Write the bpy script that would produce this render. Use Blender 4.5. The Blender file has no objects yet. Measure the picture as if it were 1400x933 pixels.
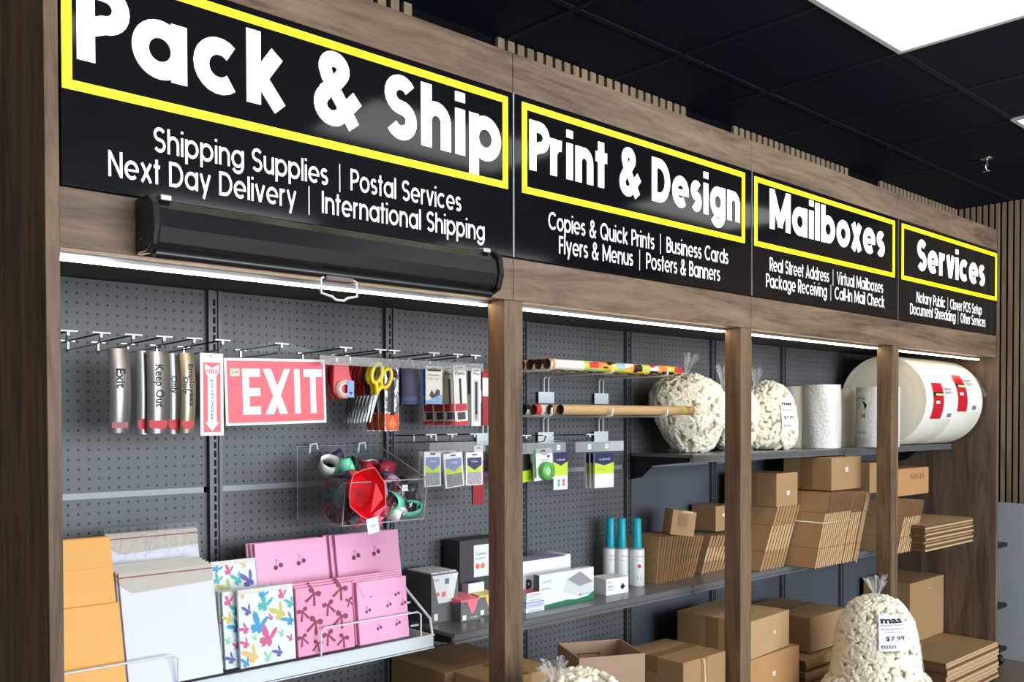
import bpy, bmesh, math, random
from mathutils import Vector, Matrix
random.seed(7)
scene = bpy.context.scene
col = scene.collection

# ------------------------------------------------------------------ camera
FPX, AZ, PITCH, ROLL = 1275.46, 0.81265, 0.0170, -0.00168
CX0, CY0 = 719.33, 596.44
CAM = Vector((-0.6026, -1.9782, 1.45))
_fw = Vector((math.cos(AZ)*math.cos(PITCH), math.sin(AZ)*math.cos(PITCH), -math.sin(PITCH)))
_rt = Vector((math.sin(AZ), -math.cos(AZ), 0))
_up = _rt.cross(_fw)
_rt, _up = _rt*math.cos(ROLL)+_up*math.sin(ROLL), _up*math.cos(ROLL)-_rt*math.sin(ROLL)
cd = bpy.data.cameras.new('camera')
cd.sensor_fit = 'HORIZONTAL'; cd.sensor_width = 36.0
cd.lens = FPX/1400*36.0
cd.shift_x = -(CX0-700)/1400; cd.shift_y = (CY0-466.5)/1400
cd.clip_start = 0.02
cam = bpy.data.objects.new('camera', cd); col.objects.link(cam)
cam.matrix_world = Matrix(((_rt.x,_up.x,-_fw.x,CAM.x),(_rt.y,_up.y,-_fw.y,CAM.y),(_rt.z,_up.z,-_fw.z,CAM.z),(0,0,0,1)))
scene.camera = cam

# ------------------------------------------------------------------ light and exposure
scene.view_settings.view_transform = 'Standard'
scene.view_settings.look = 'None'
scene.view_settings.gamma = 1.0
scene.view_settings.use_curve_mapping = False
scene.view_settings.exposure = 0.34
TROFFER = 2.0
LED = 14.0
W = bpy.data.worlds.new('world'); scene.world = W
W.use_nodes = True
W.node_tree.nodes['Background'].inputs[0].default_value = (0.80, 0.88, 1.0, 1)
W.node_tree.nodes['Background'].inputs[1].default_value = 0.16
def area(name, loc, rot, sx, sy, energy, color):
    l = bpy.data.lights.new(name, 'AREA'); l.shape = 'RECTANGLE'; l.size = sx; l.size_y = sy
    l.energy = energy; l.color = color
    o = bpy.data.objects.new(name, l); col.objects.link(o); o.location = loc; o.rotation_euler = rot
    return o
# daylight from the shop's front windows, behind the camera
area('daylight_window', (2.6, -6.2, 1.7), (math.radians(90), 0, 0), 6.0, 2.4, 400, (0.86, 0.93, 1.0))
area('left_panel_fill', (-5.0, -0.5, 1.6), (math.radians(90), 0, math.radians(-90)), 1.8, 2.0, 34, (1.0, 0.95, 0.86))  # added fill lamp, brightens the outer face of the left end panel

# ------------------------------------------------------------------ helpers
def lin(c):
    r = []
    for v in c:
        v = v/255.0
        r.append(v/12.92 if v <= 0.04045 else ((v+0.055)/1.055)**2.4)
    return (r[0], r[1], r[2], 1.0)
MATS = {}
def mat(name, rgb=(128,128,128), rough=0.6, metal=0.0, spec=0.5, emit=0.0, vary=0.0, vscale=8.0, bump=0.0, alpha=None, coat=0.0):
    if name in MATS: return MATS[name]
    m = bpy.data.materials.new(name); m.use_nodes = True
    nt = m.node_tree; b = nt.nodes['Principled BSDF']
    b.inputs['Base Color'].default_value = lin(rgb)
    b.inputs['Roughness'].default_value = rough
    b.inputs['Metallic'].default_value = metal
    b.inputs['Specular IOR Level'].default_value = spec
    b.inputs['Coat Weight'].default_value = coat
    if emit:
        b.inputs['Emission Color'].default_value = lin(rgb); b.inputs['Emission Strength'].default_value = emit
    if vary or bump:
        tc = nt.nodes.new('ShaderNodeTexCoord')
        n = nt.nodes.new('ShaderNodeTexNoise'); n.inputs['Scale'].default_value = vscale; n.inputs['Detail'].default_value = 5
        nt.links.new(tc.outputs['Object'], n.inputs['Vector'])
        if vary:
            mx = nt.nodes.new('ShaderNodeMix'); mx.data_type = 'RGBA'
            a = lin(tuple(max(0, v*(1-vary)) for v in rgb)); c = lin(tuple(min(255, v*(1+vary)) for v in rgb))
            mx.inputs['A'].default_value = a; mx.inputs['B'].default_value = c
            nt.links.new(n.outputs['Fac'], mx.inputs['Factor'])
            nt.links.new(mx.outputs['Result'], b.inputs['Base Color'])
        if bump:
            bp = nt.nodes.new('ShaderNodeBump'); bp.inputs['Strength'].default_value = bump; bp.inputs['Distance'].default_value = 0.01
            nt.links.new(n.outputs['Fac'], bp.inputs['Height']); nt.links.new(bp.outputs['Normal'], b.inputs['Normal'])
    MATS[name] = m
    return m
def wood(name, axis, dark, light, rough=0.5):
    m = bpy.data.materials.new(name); m.use_nodes = True; nt = m.node_tree; b = nt.nodes['Principled BSDF']
    tc = nt.nodes.new('ShaderNodeTexCoord'); mp = nt.nodes.new('ShaderNodeMapping')
    s = [9.0, 9.0, 9.0]; s['xyz'.index(axis)] = 0.9
    mp.inputs['Scale'].default_value = s
    nt.links.new(tc.outputs['Object'], mp.inputs['Vector'])
    n1 = nt.nodes.new('ShaderNodeTexNoise'); n1.inputs['Scale'].default_value = 1.3; n1.inputs['Detail'].default_value = 8; n1.inputs['Roughness'].default_value = 0.65; n1.inputs['Distortion'].default_value = 1.2
    n2 = nt.nodes.new('ShaderNodeTexNoise'); n2.inputs['Scale'].default_value = 9.0; n2.inputs['Detail'].default_value = 6; n2.inputs['Roughness'].default_value = 0.7
    nt.links.new(mp.outputs[0], n1.inputs['Vector']); nt.links.new(mp.outputs[0], n2.inputs['Vector'])
    mx = nt.nodes.new('ShaderNodeMath'); mx.operation = 'MULTIPLY_ADD'; mx.inputs[1].default_value = 0.35
    nt.links.new(n2.outputs['Fac'], mx.inputs[0]); 
    m2 = nt.nodes.new('ShaderNodeMath'); m2.operation = 'MULTIPLY'; m2.inputs[1].default_value = 0.75
    nt.links.new(n1.outputs['Fac'], m2.inputs[0]); nt.links.new(m2.outputs[0], mx.inputs[2])
    cr = nt.nodes.new('ShaderNodeValToRGB')
    cr.color_ramp.elements[0].position = 0.40; cr.color_ramp.elements[0].color = lin(dark)
    cr.color_ramp.elements[1].position = 0.68; cr.color_ramp.elements[1].color = lin(light)
    nt.links.new(mx.outputs[0], cr.inputs[0]); nt.links.new(cr.outputs[0], b.inputs['Base Color'])
    b.inputs['Roughness'].default_value = rough; b.inputs['Specular IOR Level'].default_value = 0.3
    bp = nt.nodes.new('ShaderNodeBump'); bp.inputs['Strength'].default_value = 0.12; bp.inputs['Distance'].default_value = 0.004
    nt.links.new(n2.outputs['Fac'], bp.inputs['Height']); nt.links.new(bp.outputs['Normal'], b.inputs['Normal'])
    MATS[name] = m
    return m
def clear(name, rgb=(255,255,255), amount=0.12, rough=0.08, wrinkle=0.0, wscale=30.0, fk=.55):
    m = bpy.data.materials.new(name); m.use_nodes = True; nt = m.node_tree
    for n in list(nt.nodes):
        if n.type != 'OUTPUT_MATERIAL': nt.nodes.remove(n)
    out = [n for n in nt.nodes if n.type == 'OUTPUT_MATERIAL'][0]
    t = nt.nodes.new('ShaderNodeBsdfTransparent'); t.inputs[0].default_value = lin(rgb)
    p = nt.nodes.new('ShaderNodeBsdfPrincipled'); p.inputs['Base Color'].default_value = (0.9,0.9,0.9,1); p.inputs['Roughness'].default_value = rough
    lw = nt.nodes.new('ShaderNodeLayerWeight'); lw.inputs[0].default_value = 0.25
    ma = nt.nodes.new('ShaderNodeMath'); ma.operation = 'MULTIPLY_ADD'; ma.inputs[1].default_value = fk; ma.inputs[2].default_value = amount; ma.use_clamp = True
    nt.links.new(lw.outputs['Fresnel'], ma.inputs[0])
    mx = nt.nodes.new('ShaderNodeMixShader')
    nt.links.new(ma.outputs[0], mx.inputs[0]); nt.links.new(t.outputs[0], mx.inputs[1]); nt.links.new(p.outputs[0], mx.inputs[2])
    if wrinkle:
        tc = nt.nodes.new('ShaderNodeTexCoord'); n = nt.nodes.new('ShaderNodeTexNoise'); n.inputs['Scale'].default_value = wscale; n.inputs['Detail'].default_value = 4; n.inputs['Distortion'].default_value = 1.5
        nt.links.new(tc.outputs['Object'], n.inputs['Vector'])
        bp = nt.nodes.new('ShaderNodeBump'); bp.inputs['Strength'].default_value = wrinkle; bp.inputs['Distance'].default_value = 0.02
        nt.links.new(n.outputs['Fac'], bp.inputs['Height']); nt.links.new(bp.outputs['Normal'], p.inputs['Normal']); nt.links.new(bp.outputs['Normal'], lw.inputs['Normal'])
    nt.links.new(mx.outputs[0], out.inputs[0])
    MATS[name] = m
    return m

class MB:
    """collects geometry, builds ONE mesh object"""
    def __init__(s): s.v=[]; s.f=[]; s.m=[]; s.mats=[]; s.sm=[]
    def mi(s, m):
        if m not in s.mats: s.mats.append(m)
        return s.mats.index(m)
    def add(s, vs, fs, m, smooth=False):
        o=len(s.v); s.v += [tuple(v) for v in vs]; i=s.mi(m)
        for f in fs: s.f.append([o+k for k in f]); s.m.append(i); s.sm.append(smooth)
    def box(s, x0,x1,y0,y1,z0,z1, m, front=None, left=None, top=None):
        vs=[(x0,y0,z0),(x1,y0,z0),(x1,y1,z0),(x0,y1,z0),(x0,y0,z1),(x1,y0,z1),(x1,y1,z1),(x0,y1,z1)]
        s.add(vs,[],m); o=len(s.v)-8
        for f,mm in (((0,3,2,1),m),((4,5,6,7),top or m),((0,1,5,4),front or m),((1,2,6,5),m),((2,3,7,6),m),((3,0,4,7),left or m)):
            s.f.append([o+k for k in f]); s.m.append(s.mi(mm)); s.sm.append(False)
    def quad(s, a,b,c,d, m): s.add([a,b,c,d],[(0,1,2,3)],m)
    def poly(s, pts, m): s.add(pts,[tuple(range(len(pts)))],m)
    def rect(s, x0,x1,z0,z1,y,m): s.add([(x0,y,z0),(x1,y,z0),(x1,y,z1),(x0,y,z1)],[(0,1,2,3)],m)
    def tube(s, pts, r, m, n=8, closed=False, caps=True, radii=None):
        pts=[Vector(p) for p in pts]; k=len(pts); vs=[]; fs=[]
        u=None
        for i,p in enumerate(pts):
            a=pts[i-1] if (i>0 or closed) else pts[i]; b=pts[(i+1)%k] if (i<k-1 or closed) else pts[i]
            t=(b-a).normalized()
            if u is None:
                u=t.cross(Vector((0,0,1)))
                if u.length<1e-4: u=t.cross(Vector((0,1,0)))
            u=(u-t*u.dot(t)).normalized(); w=t.cross(u)
            rr=radii[i] if radii else r
            for j in range(n):
                an=2*math.pi*j/n; vs.append(p+(u*math.cos(an)+w*math.sin(an))*rr)
        for i in range(k if closed else k-1):
            for j in range(n):
                a=i*n+j; b=i*n+(j+1)%n; c=((i+1)%k)*n+(j+1)%n; d=((i+1)%k)*n+j
                fs.append((a,b,c,d))
        s.add(vs,fs,m,True)
        if caps and not closed:
            s.add(vs[:n],[tuple(range(n-1,-1,-1))],m); s.add(vs[-n:],[tuple(range(n))],m)
    def lathe(s, prof, m, n=32, center=(0,0,0), axis='z'):
        vs=[]; fs=[]
        for (r,z) in prof:
            for j in range(n):
                a=2*math.pi*j/n; p=(r*math.cos(a), r*math.sin(a), z)
                if axis=='x': p=(p[2],p[0],p[1])
                if axis=='y': p=(p[0],p[2],p[1])
                vs.append((p[0]+center[0],p[1]+center[1],p[2]+center[2]))
        for i in range(len(prof)-1):
            for j in range(n): fs.append((i*n+j,i*n+(j+1)%n,(i+1)*n+(j+1)%n,(i+1)*n+j))
        s.add(vs,fs,m,True)
    def prism(s, pts, axis, a, b, m):
        """extrude polygon pts (2d) along axis from a to b"""
        def P(p,t): return {'x':(t,p[0],p[1]),'y':(p[0],t,p[1]),'z':(p[0],p[1],t)}[axis]
        n=len(pts); vs=[P(p,a) for p in pts]+[P(p,b) for p in pts]
        fs=[tuple(range(n-1,-1,-1)),tuple(range(n,2*n))]+[(i,(i+1)%n,n+(i+1)%n,n+i) for i in range(n)]
        s.add(vs,fs,m)
    def xf(s, M, start=0):
        for i in range(start,len(s.v)): s.v[i]=tuple(M@Vector(s.v[i]))
    def build(s, name, parent=None, bevel=0.0, loc=None, rot=None, seg=2, recalc=False):
        me=bpy.data.meshes.new(name); me.from_pydata(s.v,[],s.f)
        for m in s.mats: me.materials.append(m)
        for p,i,q in zip(me.polygons,s.m,s.sm): p.material_index=i; p.use_smooth=q
        if recalc:
            b=bmesh.new(); b.from_mesh(me); bmesh.ops.recalc_face_normals(b,faces=b.faces); b.to_mesh(me); b.free()
        me.update()
        o=bpy.data.objects.new(name,me); col.objects.link(o)
        if parent: o.parent=parent
        if loc: o.location=loc
        if rot: o.rotation_euler=rot
        if bevel:
            md=o.modifiers.new('bevel','BEVEL'); md.width=bevel; md.segments=seg; md.limit_method='ANGLE'; md.angle_limit=math.radians(40)
        return o
def tag(o, label=None, cat=None, group=None, kind=None):
    if label: o['label']=label
    if cat: o['category']=cat
    if group: o['group']=group
    if kind: o['kind']=kind
    return o
def thing(name, label, cat, loc=(0,0,0), rot=(0,0,0), group=None):
    o=bpy.data.objects.new(name,None); o.empty_display_size=0.05; col.objects.link(o); o.location=loc; o.rotation_euler=rot
    return tag(o,label,cat,group)
def copy_tree(o, parent=None):
    c=o.copy(); col.objects.link(c)
    if parent: c.parent=parent
    for ch in list(o.children): copy_tree(ch,c)
    return c
def one(mb, name, label, cat, group=None, **k): return tag(mb.build(name,**k),label,cat,group)
R=math.radians

# ------------------------------------------------------------------ stroke lettering (round geometric sans)
def arc(cx,cy,rx,ry,a0,a1,n=16): return [(cx+rx*math.cos(R(a0+(a1-a0)*i/n)), cy+ry*math.sin(R(a0+(a1-a0)*i/n))) for i in range(n+1)]
def glyph(ch,w):
    r=w/2; X=.75; c=X/2; q=c-r; D=-.26
    full=arc(c,c,q,q,0,360,28)
    if ch==' ': return [],.30
    if ch=='|': return [[(.02,-.12),(.02,.98)]],.04
    if ch=='-': return [[(0,.36),(.34,.36)]],.34
    if ch=='.': return [[(r,0),(r,w)]],w
    if ch=='a': return [full,[(X-r,0),(X-r,X)]],X
    if ch=='b': return [full,[(r,0),(r,1)]],X
    if ch=='c': return [arc(c,c,q,q,48,312)],X*.93
    if ch=='d': return [full,[(X-r,0),(X-r,1)]],X
    if ch=='e': return [arc(c,c,q,q,0,312),('thin',.62,[(r,c*.97),(X-r+r*.9,c*.97)])],X
    if ch=='g': return [full,[(X-r,X),(X-r,c*.2)]+arc(c,.10+0*r,q,.10-D-r,0,-150,14)[1:]],X
    if ch in 'hn':
        wn=.64; rn=wn/2-r; t=X-r-rn
        p=arc(wn/2,t,rn,rn,180,0,12)+[(wn-r,0)]
        return [[(r,0),(r,1 if ch=='h' else X)],p],wn
    if ch=='m':
        wn=.58; rn=wn/2-r; t=X-r-rn; s=wn-w
        return [[(r,0),(r,X)],arc(wn/2,t,rn,rn,180,0,12)+[(wn-r,0)],arc(wn/2+s,t,rn,rn,180,0,12)+[(wn+s-r,0)]],wn+s
    if ch=='u':
        wn=.64; rn=wn/2-r; t=r+rn
        return [[(r,X),(r,t)]+arc(wn/2,t,rn,rn,180,360,12),[(wn-r,0),(wn-r,X)]],wn
    if ch=='r':
        return [[(r,0),(r,X)],arc(r+.23,X-r-.23,.23,.23,180,80,8)],w+.23
    if ch=='i': return [[(r,0),(r,X)],[(r,1-w*.62),(r,1.02)]],w
    if ch=='l': return [[(r,0),(r,1)]],w
    if ch=='t': return [[(.09+r,0),(.09+r,.97)],[(0,X-r*.9),(.09+w+.11,X-r*.9)]],w+.20
    if ch=='k': return [[(r,0),(r,1)],[(w*.7,.30),(.52-r*.3,X)],[(r+.10,.38),(.60-r*.6,0)]],.62
    if ch=='o': return [full],X
    if ch=='p': return [full,[(r,D),(r,X)]],X
    if ch=='q': return [full,[(X-r,D),(X-r,X)]],X
    if ch=='s':
        h=(X-2*r)/4; W_=.50
        top=arc(W_/2,X-r-h,W_/2-r,h,35,270,12); bot=arc(W_/2,r+h,W_/2-r,h,90,-145,12)
        return [top+bot[1:]],W_
    if ch=='v': return [[(r*.9,X),(.31-r*.10,r*.35)],[(.62-r*.9,X),(.31+r*.10,r*.35)],[(.31,0),(.31,r*1.6)]],.62
    if ch=='x': return [[(r*.9,X),(.60-r*.9,0)],[(.60-r*.9,X),(r*.9,0)]],.60
    if ch=='y': return [[(r*.9,X),(.32,.06)],[(.64-r*.9,X),(.22,D)]],.64
    if ch=='A': return [[(r*.9,0),(.40,1),(.80-r*.9,0)],[(.20,.30),(.60,.30)]],.80
    if ch=='B': return [[(r,0),(r,1)],[(r,1-r),(.32,1-r)]+arc(.32,.76-r*.25,.24-r*.5,.24-r*.75,90,-90,10)+[(r,.52)],[(.32,.52)]+arc(.34,.26+r*.25,.27-r*.5,.26-r*.75,90,-90,10)+[(r,r)]],.60
    if ch=='C': return [arc(.48,.5,.48-r,.5-r,45,315,24)],.84
    if ch=='D': return [[(r,0),(r,1)],[(r,1-r),(.32,1-r)]+arc(.32,.5,.46-r,.5-r,90,-90,18)+[(r,r)]],.78
    if ch=='E': return [[(r,0),(r,1)],[(r,1-r),(.5,1-r)],[(r,.5),(.48,.5)],[(r,r),(.5,r)]],.5
    if ch=='F': return [[(r,0),(r,1)],[(r,1-r),(.48,1-r)],[(r,.5),(.46,.5)]],.48
    if ch=='I': return [[(r,0),(r,1)]],w
    if ch=='M': return [[(r,0),(r,1)],[(.98-r,0),(.98-r,1)],[(r*1.1,1-r*.75),(.49,.16)],[(.98-r*1.1,1-r*.75),(.49,.16)],[(.49,.08),(.49,.30)]],.98
    if ch=='N': return [[(r,0),(r,1)],[(.72-r,0),(.72-r,1)],[(r*1.05,1-r*.7),(.72-r*1.05,r*.7)]],.72
    if ch in 'OQ': return [arc(.5,.5,.5-r,.5-r,0,360,28)]+([[(.58,.34),(.92,0)]] if ch=='Q' else []),1.0
    if ch in 'PR':
        b=[(r,1-r),(.34,1-r)]+arc(.34,.70-r*.1,.27-r*.5,.30-r*.9,90,-90,12)+[(r,.40)]
        return [[(r,0),(r,1)],b]+([[(.32,.40),(.58-r*.4,0)]] if ch=='R' else []),.60
    if ch=='S':
        h=(1-2*r)/4; W_=.64
        return [arc(W_/2,1-r-h,W_/2-r,h,30,270,14)+arc(W_/2,r+h,W_/2-r,h,90,-150,14)[1:]],W_
    if ch=='V': return [[(r*.9,1),(.37,r*.4),(.74-r*.9,1)]],.74
    if ch=='&':
        return [[(.76-r*.4,.0),(.24,.66)]+arc(.36,.79,.18-r*.15,.21-r*.6,205,-40,14)+[(.40,.60),(.20,.44)]+arc(.32,.26,.32-r,.26-r*.6,130,330,14)+[(.78,.44)]],.82
    return [],.3
def ribbon(path, w, closed):
    P=[Vector((p[0],p[1])) for p in path]; n=len(P); L=[]; Rr=[]
    for i in range(n):
        if closed: a=P[(i-1)%(n-1)]; b=P[(i+1)%(n-1)] if i<n-1 else P[1]
        else: a=P[max(i-1,0)]; b=P[min(i+1,n-1)]
        t1=(P[i]-a); t2=(b-P[i])
        if t1.length<1e-6: t1=t2
        if t2.length<1e-6: t2=t1
        t1=t1.normalized(); t2=t2.normalized(); n1=Vector((-t1.y,t1.x)); n2=Vector((-t2.y,t2.x))
        m=(n1+n2)
        if m.length<1e-3: m=n1
        m=m.normalized(); k=1/max(.80,m.dot(n1))
        L.append(P[i]+m*w/2*k); Rr.append(P[i]-m*w/2*k)
    return L,Rr
def text_width(txt,w,sp): 
    x=0
    for ch in txt: x+=glyph(ch,w)[1]+sp
    return x-sp
def letter(mb, txt, x0, x1, z, cap, w, sp, m, y, thin=None):
    """lettering on the plane y, from x0 to x1, baseline z, cap height cap"""
    tw=text_width(txt,w,sp); sx=(x1-x0)/tw; x=0; off=0
    for ch in txt:
        g,ad=glyph(ch,w); ww0=(thin or w*.3) if ch=='|' else w
        for path in g:
            ww=ww0
            if path[0]=='thin': ww=ww0*path[1]; path=path[2]
            cl=len(path)>20 and math.dist(path[0],path[-1])<1e-4
            L,Q=ribbon(path,ww,cl); vs=[]; fs=[]
            yy=y-off*1e-5; off=(off+1)%5
            for a,b in zip(L,Q):
                vs.append((x0+(x+a.x)*sx,yy,z+a.y*cap)); vs.append((x0+(x+b.x)*sx,yy,z+b.y*cap))
            for i in range(len(L)-1): fs.append((2*i,2*i+1,2*i+3,2*i+2))
            mb.add(vs,fs,m)
        x+=ad+sp
def text_obj(txt, size, m, parent, loc, rot, name='lettering', align='LEFT', off=0.0, sx=1.0):
    cu=bpy.data.curves.new(name,'FONT'); cu.body=txt; cu.size=size; cu.align_x=align; cu.align_y='BOTTOM_BASELINE'; cu.offset=off; cu.resolution_u=3
    t=bpy.data.objects.new(name,cu); col.objects.link(t)
    dg=bpy.context.evaluated_depsgraph_get(); me=bpy.data.meshes.new_from_object(t.evaluated_get(dg))
    bpy.data.objects.remove(t); bpy.data.curves.remove(cu)
    me.materials.clear(); me.materials.append(m)
    o=bpy.data.objects.new(name,me); col.objects.link(o); o.parent=parent; o.location=loc; o.rotation_euler=rot; o.scale=(sx,1,1)
    return o
UPR=(R(90),0,0)   # text standing, read from -Y

# ------------------------------------------------------------------ materials
wood_x=wood('wood_header','x',(76,60,47),(146,121,99))
wood_z=wood('wood_post','z',(80,62,46),(140,114,88))
wood_dk=wood('wood_panel','z',(72,59,49),(122,102,84))
slat_m=wood('slat_oak','z',(128,110,86),(168,147,118),0.6)
felt=mat('black_felt',(14,14,16),0.95,spec=0.1)
navy=mat('navy_ceiling',(18,22,42),0.8,spec=0.2,vary=.1,vscale=3)
grid_m=mat('navy_grid',(20,24,43),0.7,spec=0.3)
shelf_gray=mat('shelf_gray',(112,114,116),0.30,metal=0.25,vary=.04)
steel_gray=mat('upright_gray',(84,88,94),0.4,metal=0.2)
plain_gray=mat('back_gray',(74,80,89),0.55,vary=.03)
slot_m=mat('slot_black',(8,8,10),0.9)
rail_m=mat('rail_light_gray',(140,146,152),0.4,metal=0.1)
black_gl=mat('sign_black_gloss',(18,18,20),0.07,spec=0.45)
yellow_e=mat('sign_yellow_lit',(250,240,10),0.5,emit=1.0)
white_e=mat('sign_white_lit',(255,255,255),0.5,emit=1.25)
white_p=mat('sign_white_vinyl',(250,250,250),0.5,emit=0.55)
alu=mat('aluminium',(190,192,195),0.3,metal=0.9)
chrome=mat('chrome_wire',(200,202,205),0.2,metal=1.0)
blackmetal=mat('black_metal',(16,16,18),0.4,spec=0.4)
white_metal=mat('white_metal',(225,232,235),0.4)
white_paper=mat('white_paper',(238,240,242),0.6)
card=mat('cardboard',(170,136,98),0.8,spec=0.2,vary=.06,vscale=4,bump=.05)
card_in=mat('cardboard_inside',(150,116,82),0.85,spec=0.15,vary=.05)
tape_m=mat('packing_tape',(158,120,78),0.25,spec=0.5,vary=.06,vscale=20)
tape_sheen=mat('painted_tape_sheen',(214,190,160),0.2)  # pale colour standing in for sheen on tape
acrylic=clear('clear_acrylic',(250,252,255),0.02,.04,fk=.10)
film=clear('clear_film',(255,255,255),0.06,0.1,0.8,40.0)
film_tight=clear('clear_film_tight',(255,255,255),0.01,0.12,0.3,20.0,fk=.25)
strip_m=clear('clear_label_strip',(235,238,240),0.16,0.25)
def pegboard():
    m=bpy.data.materials.new('pegboard_gray'); m.use_nodes=True; nt=m.node_tree; b=nt.nodes['Principled BSDF']
    tc=nt.nodes.new('ShaderNodeTexCoord'); sp=nt.nodes.new('ShaderNodeSeparateXYZ'); nt.links.new(tc.outputs['Object'],sp.inputs[0])
    def cell(sock):
        d=nt.nodes.new('ShaderNodeMath'); d.operation='DIVIDE'; d.inputs[1].default_value=.0254; nt.links.new(sock,d.inputs[0])
        f=nt.nodes.new('ShaderNodeMath'); f.operation='FRACT'; nt.links.new(d.outputs[0],f.inputs[0])
        s=nt.nodes.new('ShaderNodeMath'); s.operation='SUBTRACT'; s.inputs[1].default_value=.5; nt.links.new(f.outputs[0],s.inputs[0])
        p=nt.nodes.new('ShaderNodeMath'); p.operation='POWER'; p.inputs[1].default_value=2; nt.links.new(s.outputs[0],p.inputs[0]); return p
    a=nt.nodes.new('ShaderNodeMath'); a.operation='ADD'; nt.links.new(cell(sp.outputs['X']).outputs[0],a.inputs[0]); nt.links.new(cell(sp.outputs['Z']).outputs[0],a.inputs[1])
    l=nt.nodes.new('ShaderNodeMath'); l.operation='LESS_THAN'; l.inputs[1].default_value=.0200; nt.links.new(a.outputs[0],l.inputs[0])
    mx=nt.nodes.new('ShaderNodeMix'); mx.data_type='RGBA'; mx.inputs['A'].default_value=lin((90,94,98)); mx.inputs['B'].default_value=lin((10,11,13))
    nt.links.new(l.outputs[0],mx.inputs['Factor']); nt.links.new(mx.outputs['Result'],b.inputs['Base Color'])
    b.inputs['Roughness'].default_value=.5; b.inputs['Metallic'].default_value=.1
    return m
peg_m=pegboard()

# ------------------------------------------------------------------ the setting
FRONT=-0.004
CEIL=2.90
def struct(mb,name,**k): return tag(mb.build(name,**k),kind='structure')
fl=mat('floor_planks',(120,104,86),0.4,vary=.2,vscale=6)
b=MB(); b.box(-6,6.4,-6.6,.75,-.05,0,fl); struct(b,'floor')
LIGHTS=[(x,y) for y in (-.61,-1.83,-4.27) for x in (-2.4,0.0,2.4,4.8)]
b=MB(); b.box(-6,6.4,-6.6,.75,CEIL,CEIL+.05,navy)
for i in range(-9,11):
    x=.0+.61*i-.03
    b.box(x-.012,x+.012,-6.4,.68,CEIL-.004,CEIL,grid_m)
for j in range(0,11):
    y=-.305-.61*j+.61
    b.box(-6,6.1,y-.012,y+.012,CEIL-.0042,CEIL,grid_m)
struct(b,'ceiling')
b=MB(); b.box(-6,6.4,.69,.78,0,CEIL,felt); struct(b,'wall_back')
b=MB(); b.box(-5.2,-5.1,-6.6,.75,0,CEIL,mat('wall_paint',(120,118,112),.8)); struct(b,'wall_left_blocker')  # wall out of view, added to block world light from the left
b=MB(); b.box(6.02,6.2,-6.6,.69,0,CEIL,felt); struct(b,'wall_right')
# oak slat panels
def slat_panel(x0,x1,label):
    b=MB(); b.box(x0,x1,.678,.69,1.2,CEIL-.005,felt); n=int((x1-x0)/.051); p=(x1-x0)/n
    for i in range(n): b.box(x0+i*p,x0+i*p+.034,.662,.678,1.2,CEIL-.005,slat_m)
    return one(b,'slat_wall_panel',label,'wall panel','oak slat panels on the back wall')
slat_panel(.62,1.375,'oak slat panel peeping above the wooden header of the biggest sign, leftmost of the slats')
slat_panel(1.755,2.935,'oak slat panel above the header where the first and second signs meet')
slat_panel(3.305,4.47,'oak slat panel above the header of the second and third signs')
slat_panel(4.85,6.015,'oak slat panel above the header of the fourth sign, running into the corner')
b=MB(); b.box(6.008,6.02,-3.2,.655,.0,CEIL-.005,felt)
n=96
for i in range(n): y=.650-.040*i; b.box(5.992,6.008,y-.025,y,0,CEIL-.005,slat_m)
one(b,'slat_side_wall_cladding','tall oak slat cladding on the black wall at the right edge','wall panel')
# ceiling lights
lens_m=mat('light_lens',(238,242,240),0.5,emit=TROFFER)
rim_m=mat('light_rim',(205,208,210),0.4)
for k,(x,y) in enumerate(LIGHTS):
    lab={(2.4,-.61):'large white ceiling light panel at the top right of the photo',(4.8,-.61):'second ceiling light panel, just touching the right edge'}.get((x,y),'recessed ceiling light panel in the dark ceiling behind the viewer')
    t=thing('ceiling_light',lab,'ceiling light',(x,y,CEIL),group='recessed ceiling light panels')
    b=MB(); a,c=.605,.305
    for (p,q,r_,s_) in ((-a,a,-c,-c+.022),(-a,a,c-.022,c),(-a,-a+.022,-c+.022,c-.022),(a-.022,a,-c+.022,c-.022)): b.box(p,q,r_,s_,-.014,0,rim_m)
    b.build('light_frame',t,bevel=.002)
    b=MB(); b.box(-a+.022,a-.022,-c+.022,c-.022,-.008,-.001,lens_m); b.build('diffuser',t)
# fire sprinkler
t=thing('fire_sprinkler','small chrome fire sprinkler hanging from the dark ceiling','sprinkler',(4.83,.04,CEIL))
b=MB(); b.lathe([(.0,-.006),(.032,-.006),(.034,0),(0,0)],chrome,20); b.build('escutcheon',t)
b=MB(); b.tube([(0,0,-.004),(0,0,-.03)],.009,chrome); b.tube([(-.012,0,-.03),(-.016,0,-.05),(0,0,-.072)],.004,chrome); b.tube([(.012,0,-.03),(.016,0,-.05),(0,0,-.072)],.004,chrome); b.box(-.014,.014,-.005,.005,-.034,-.028,chrome); b.build('sprinkler_frame',t)
b=MB(); b.lathe([(0,-.074),(.020,-.074),(.020,-.071),(0,-.071)],chrome,16); b.build('deflector',t)
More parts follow.
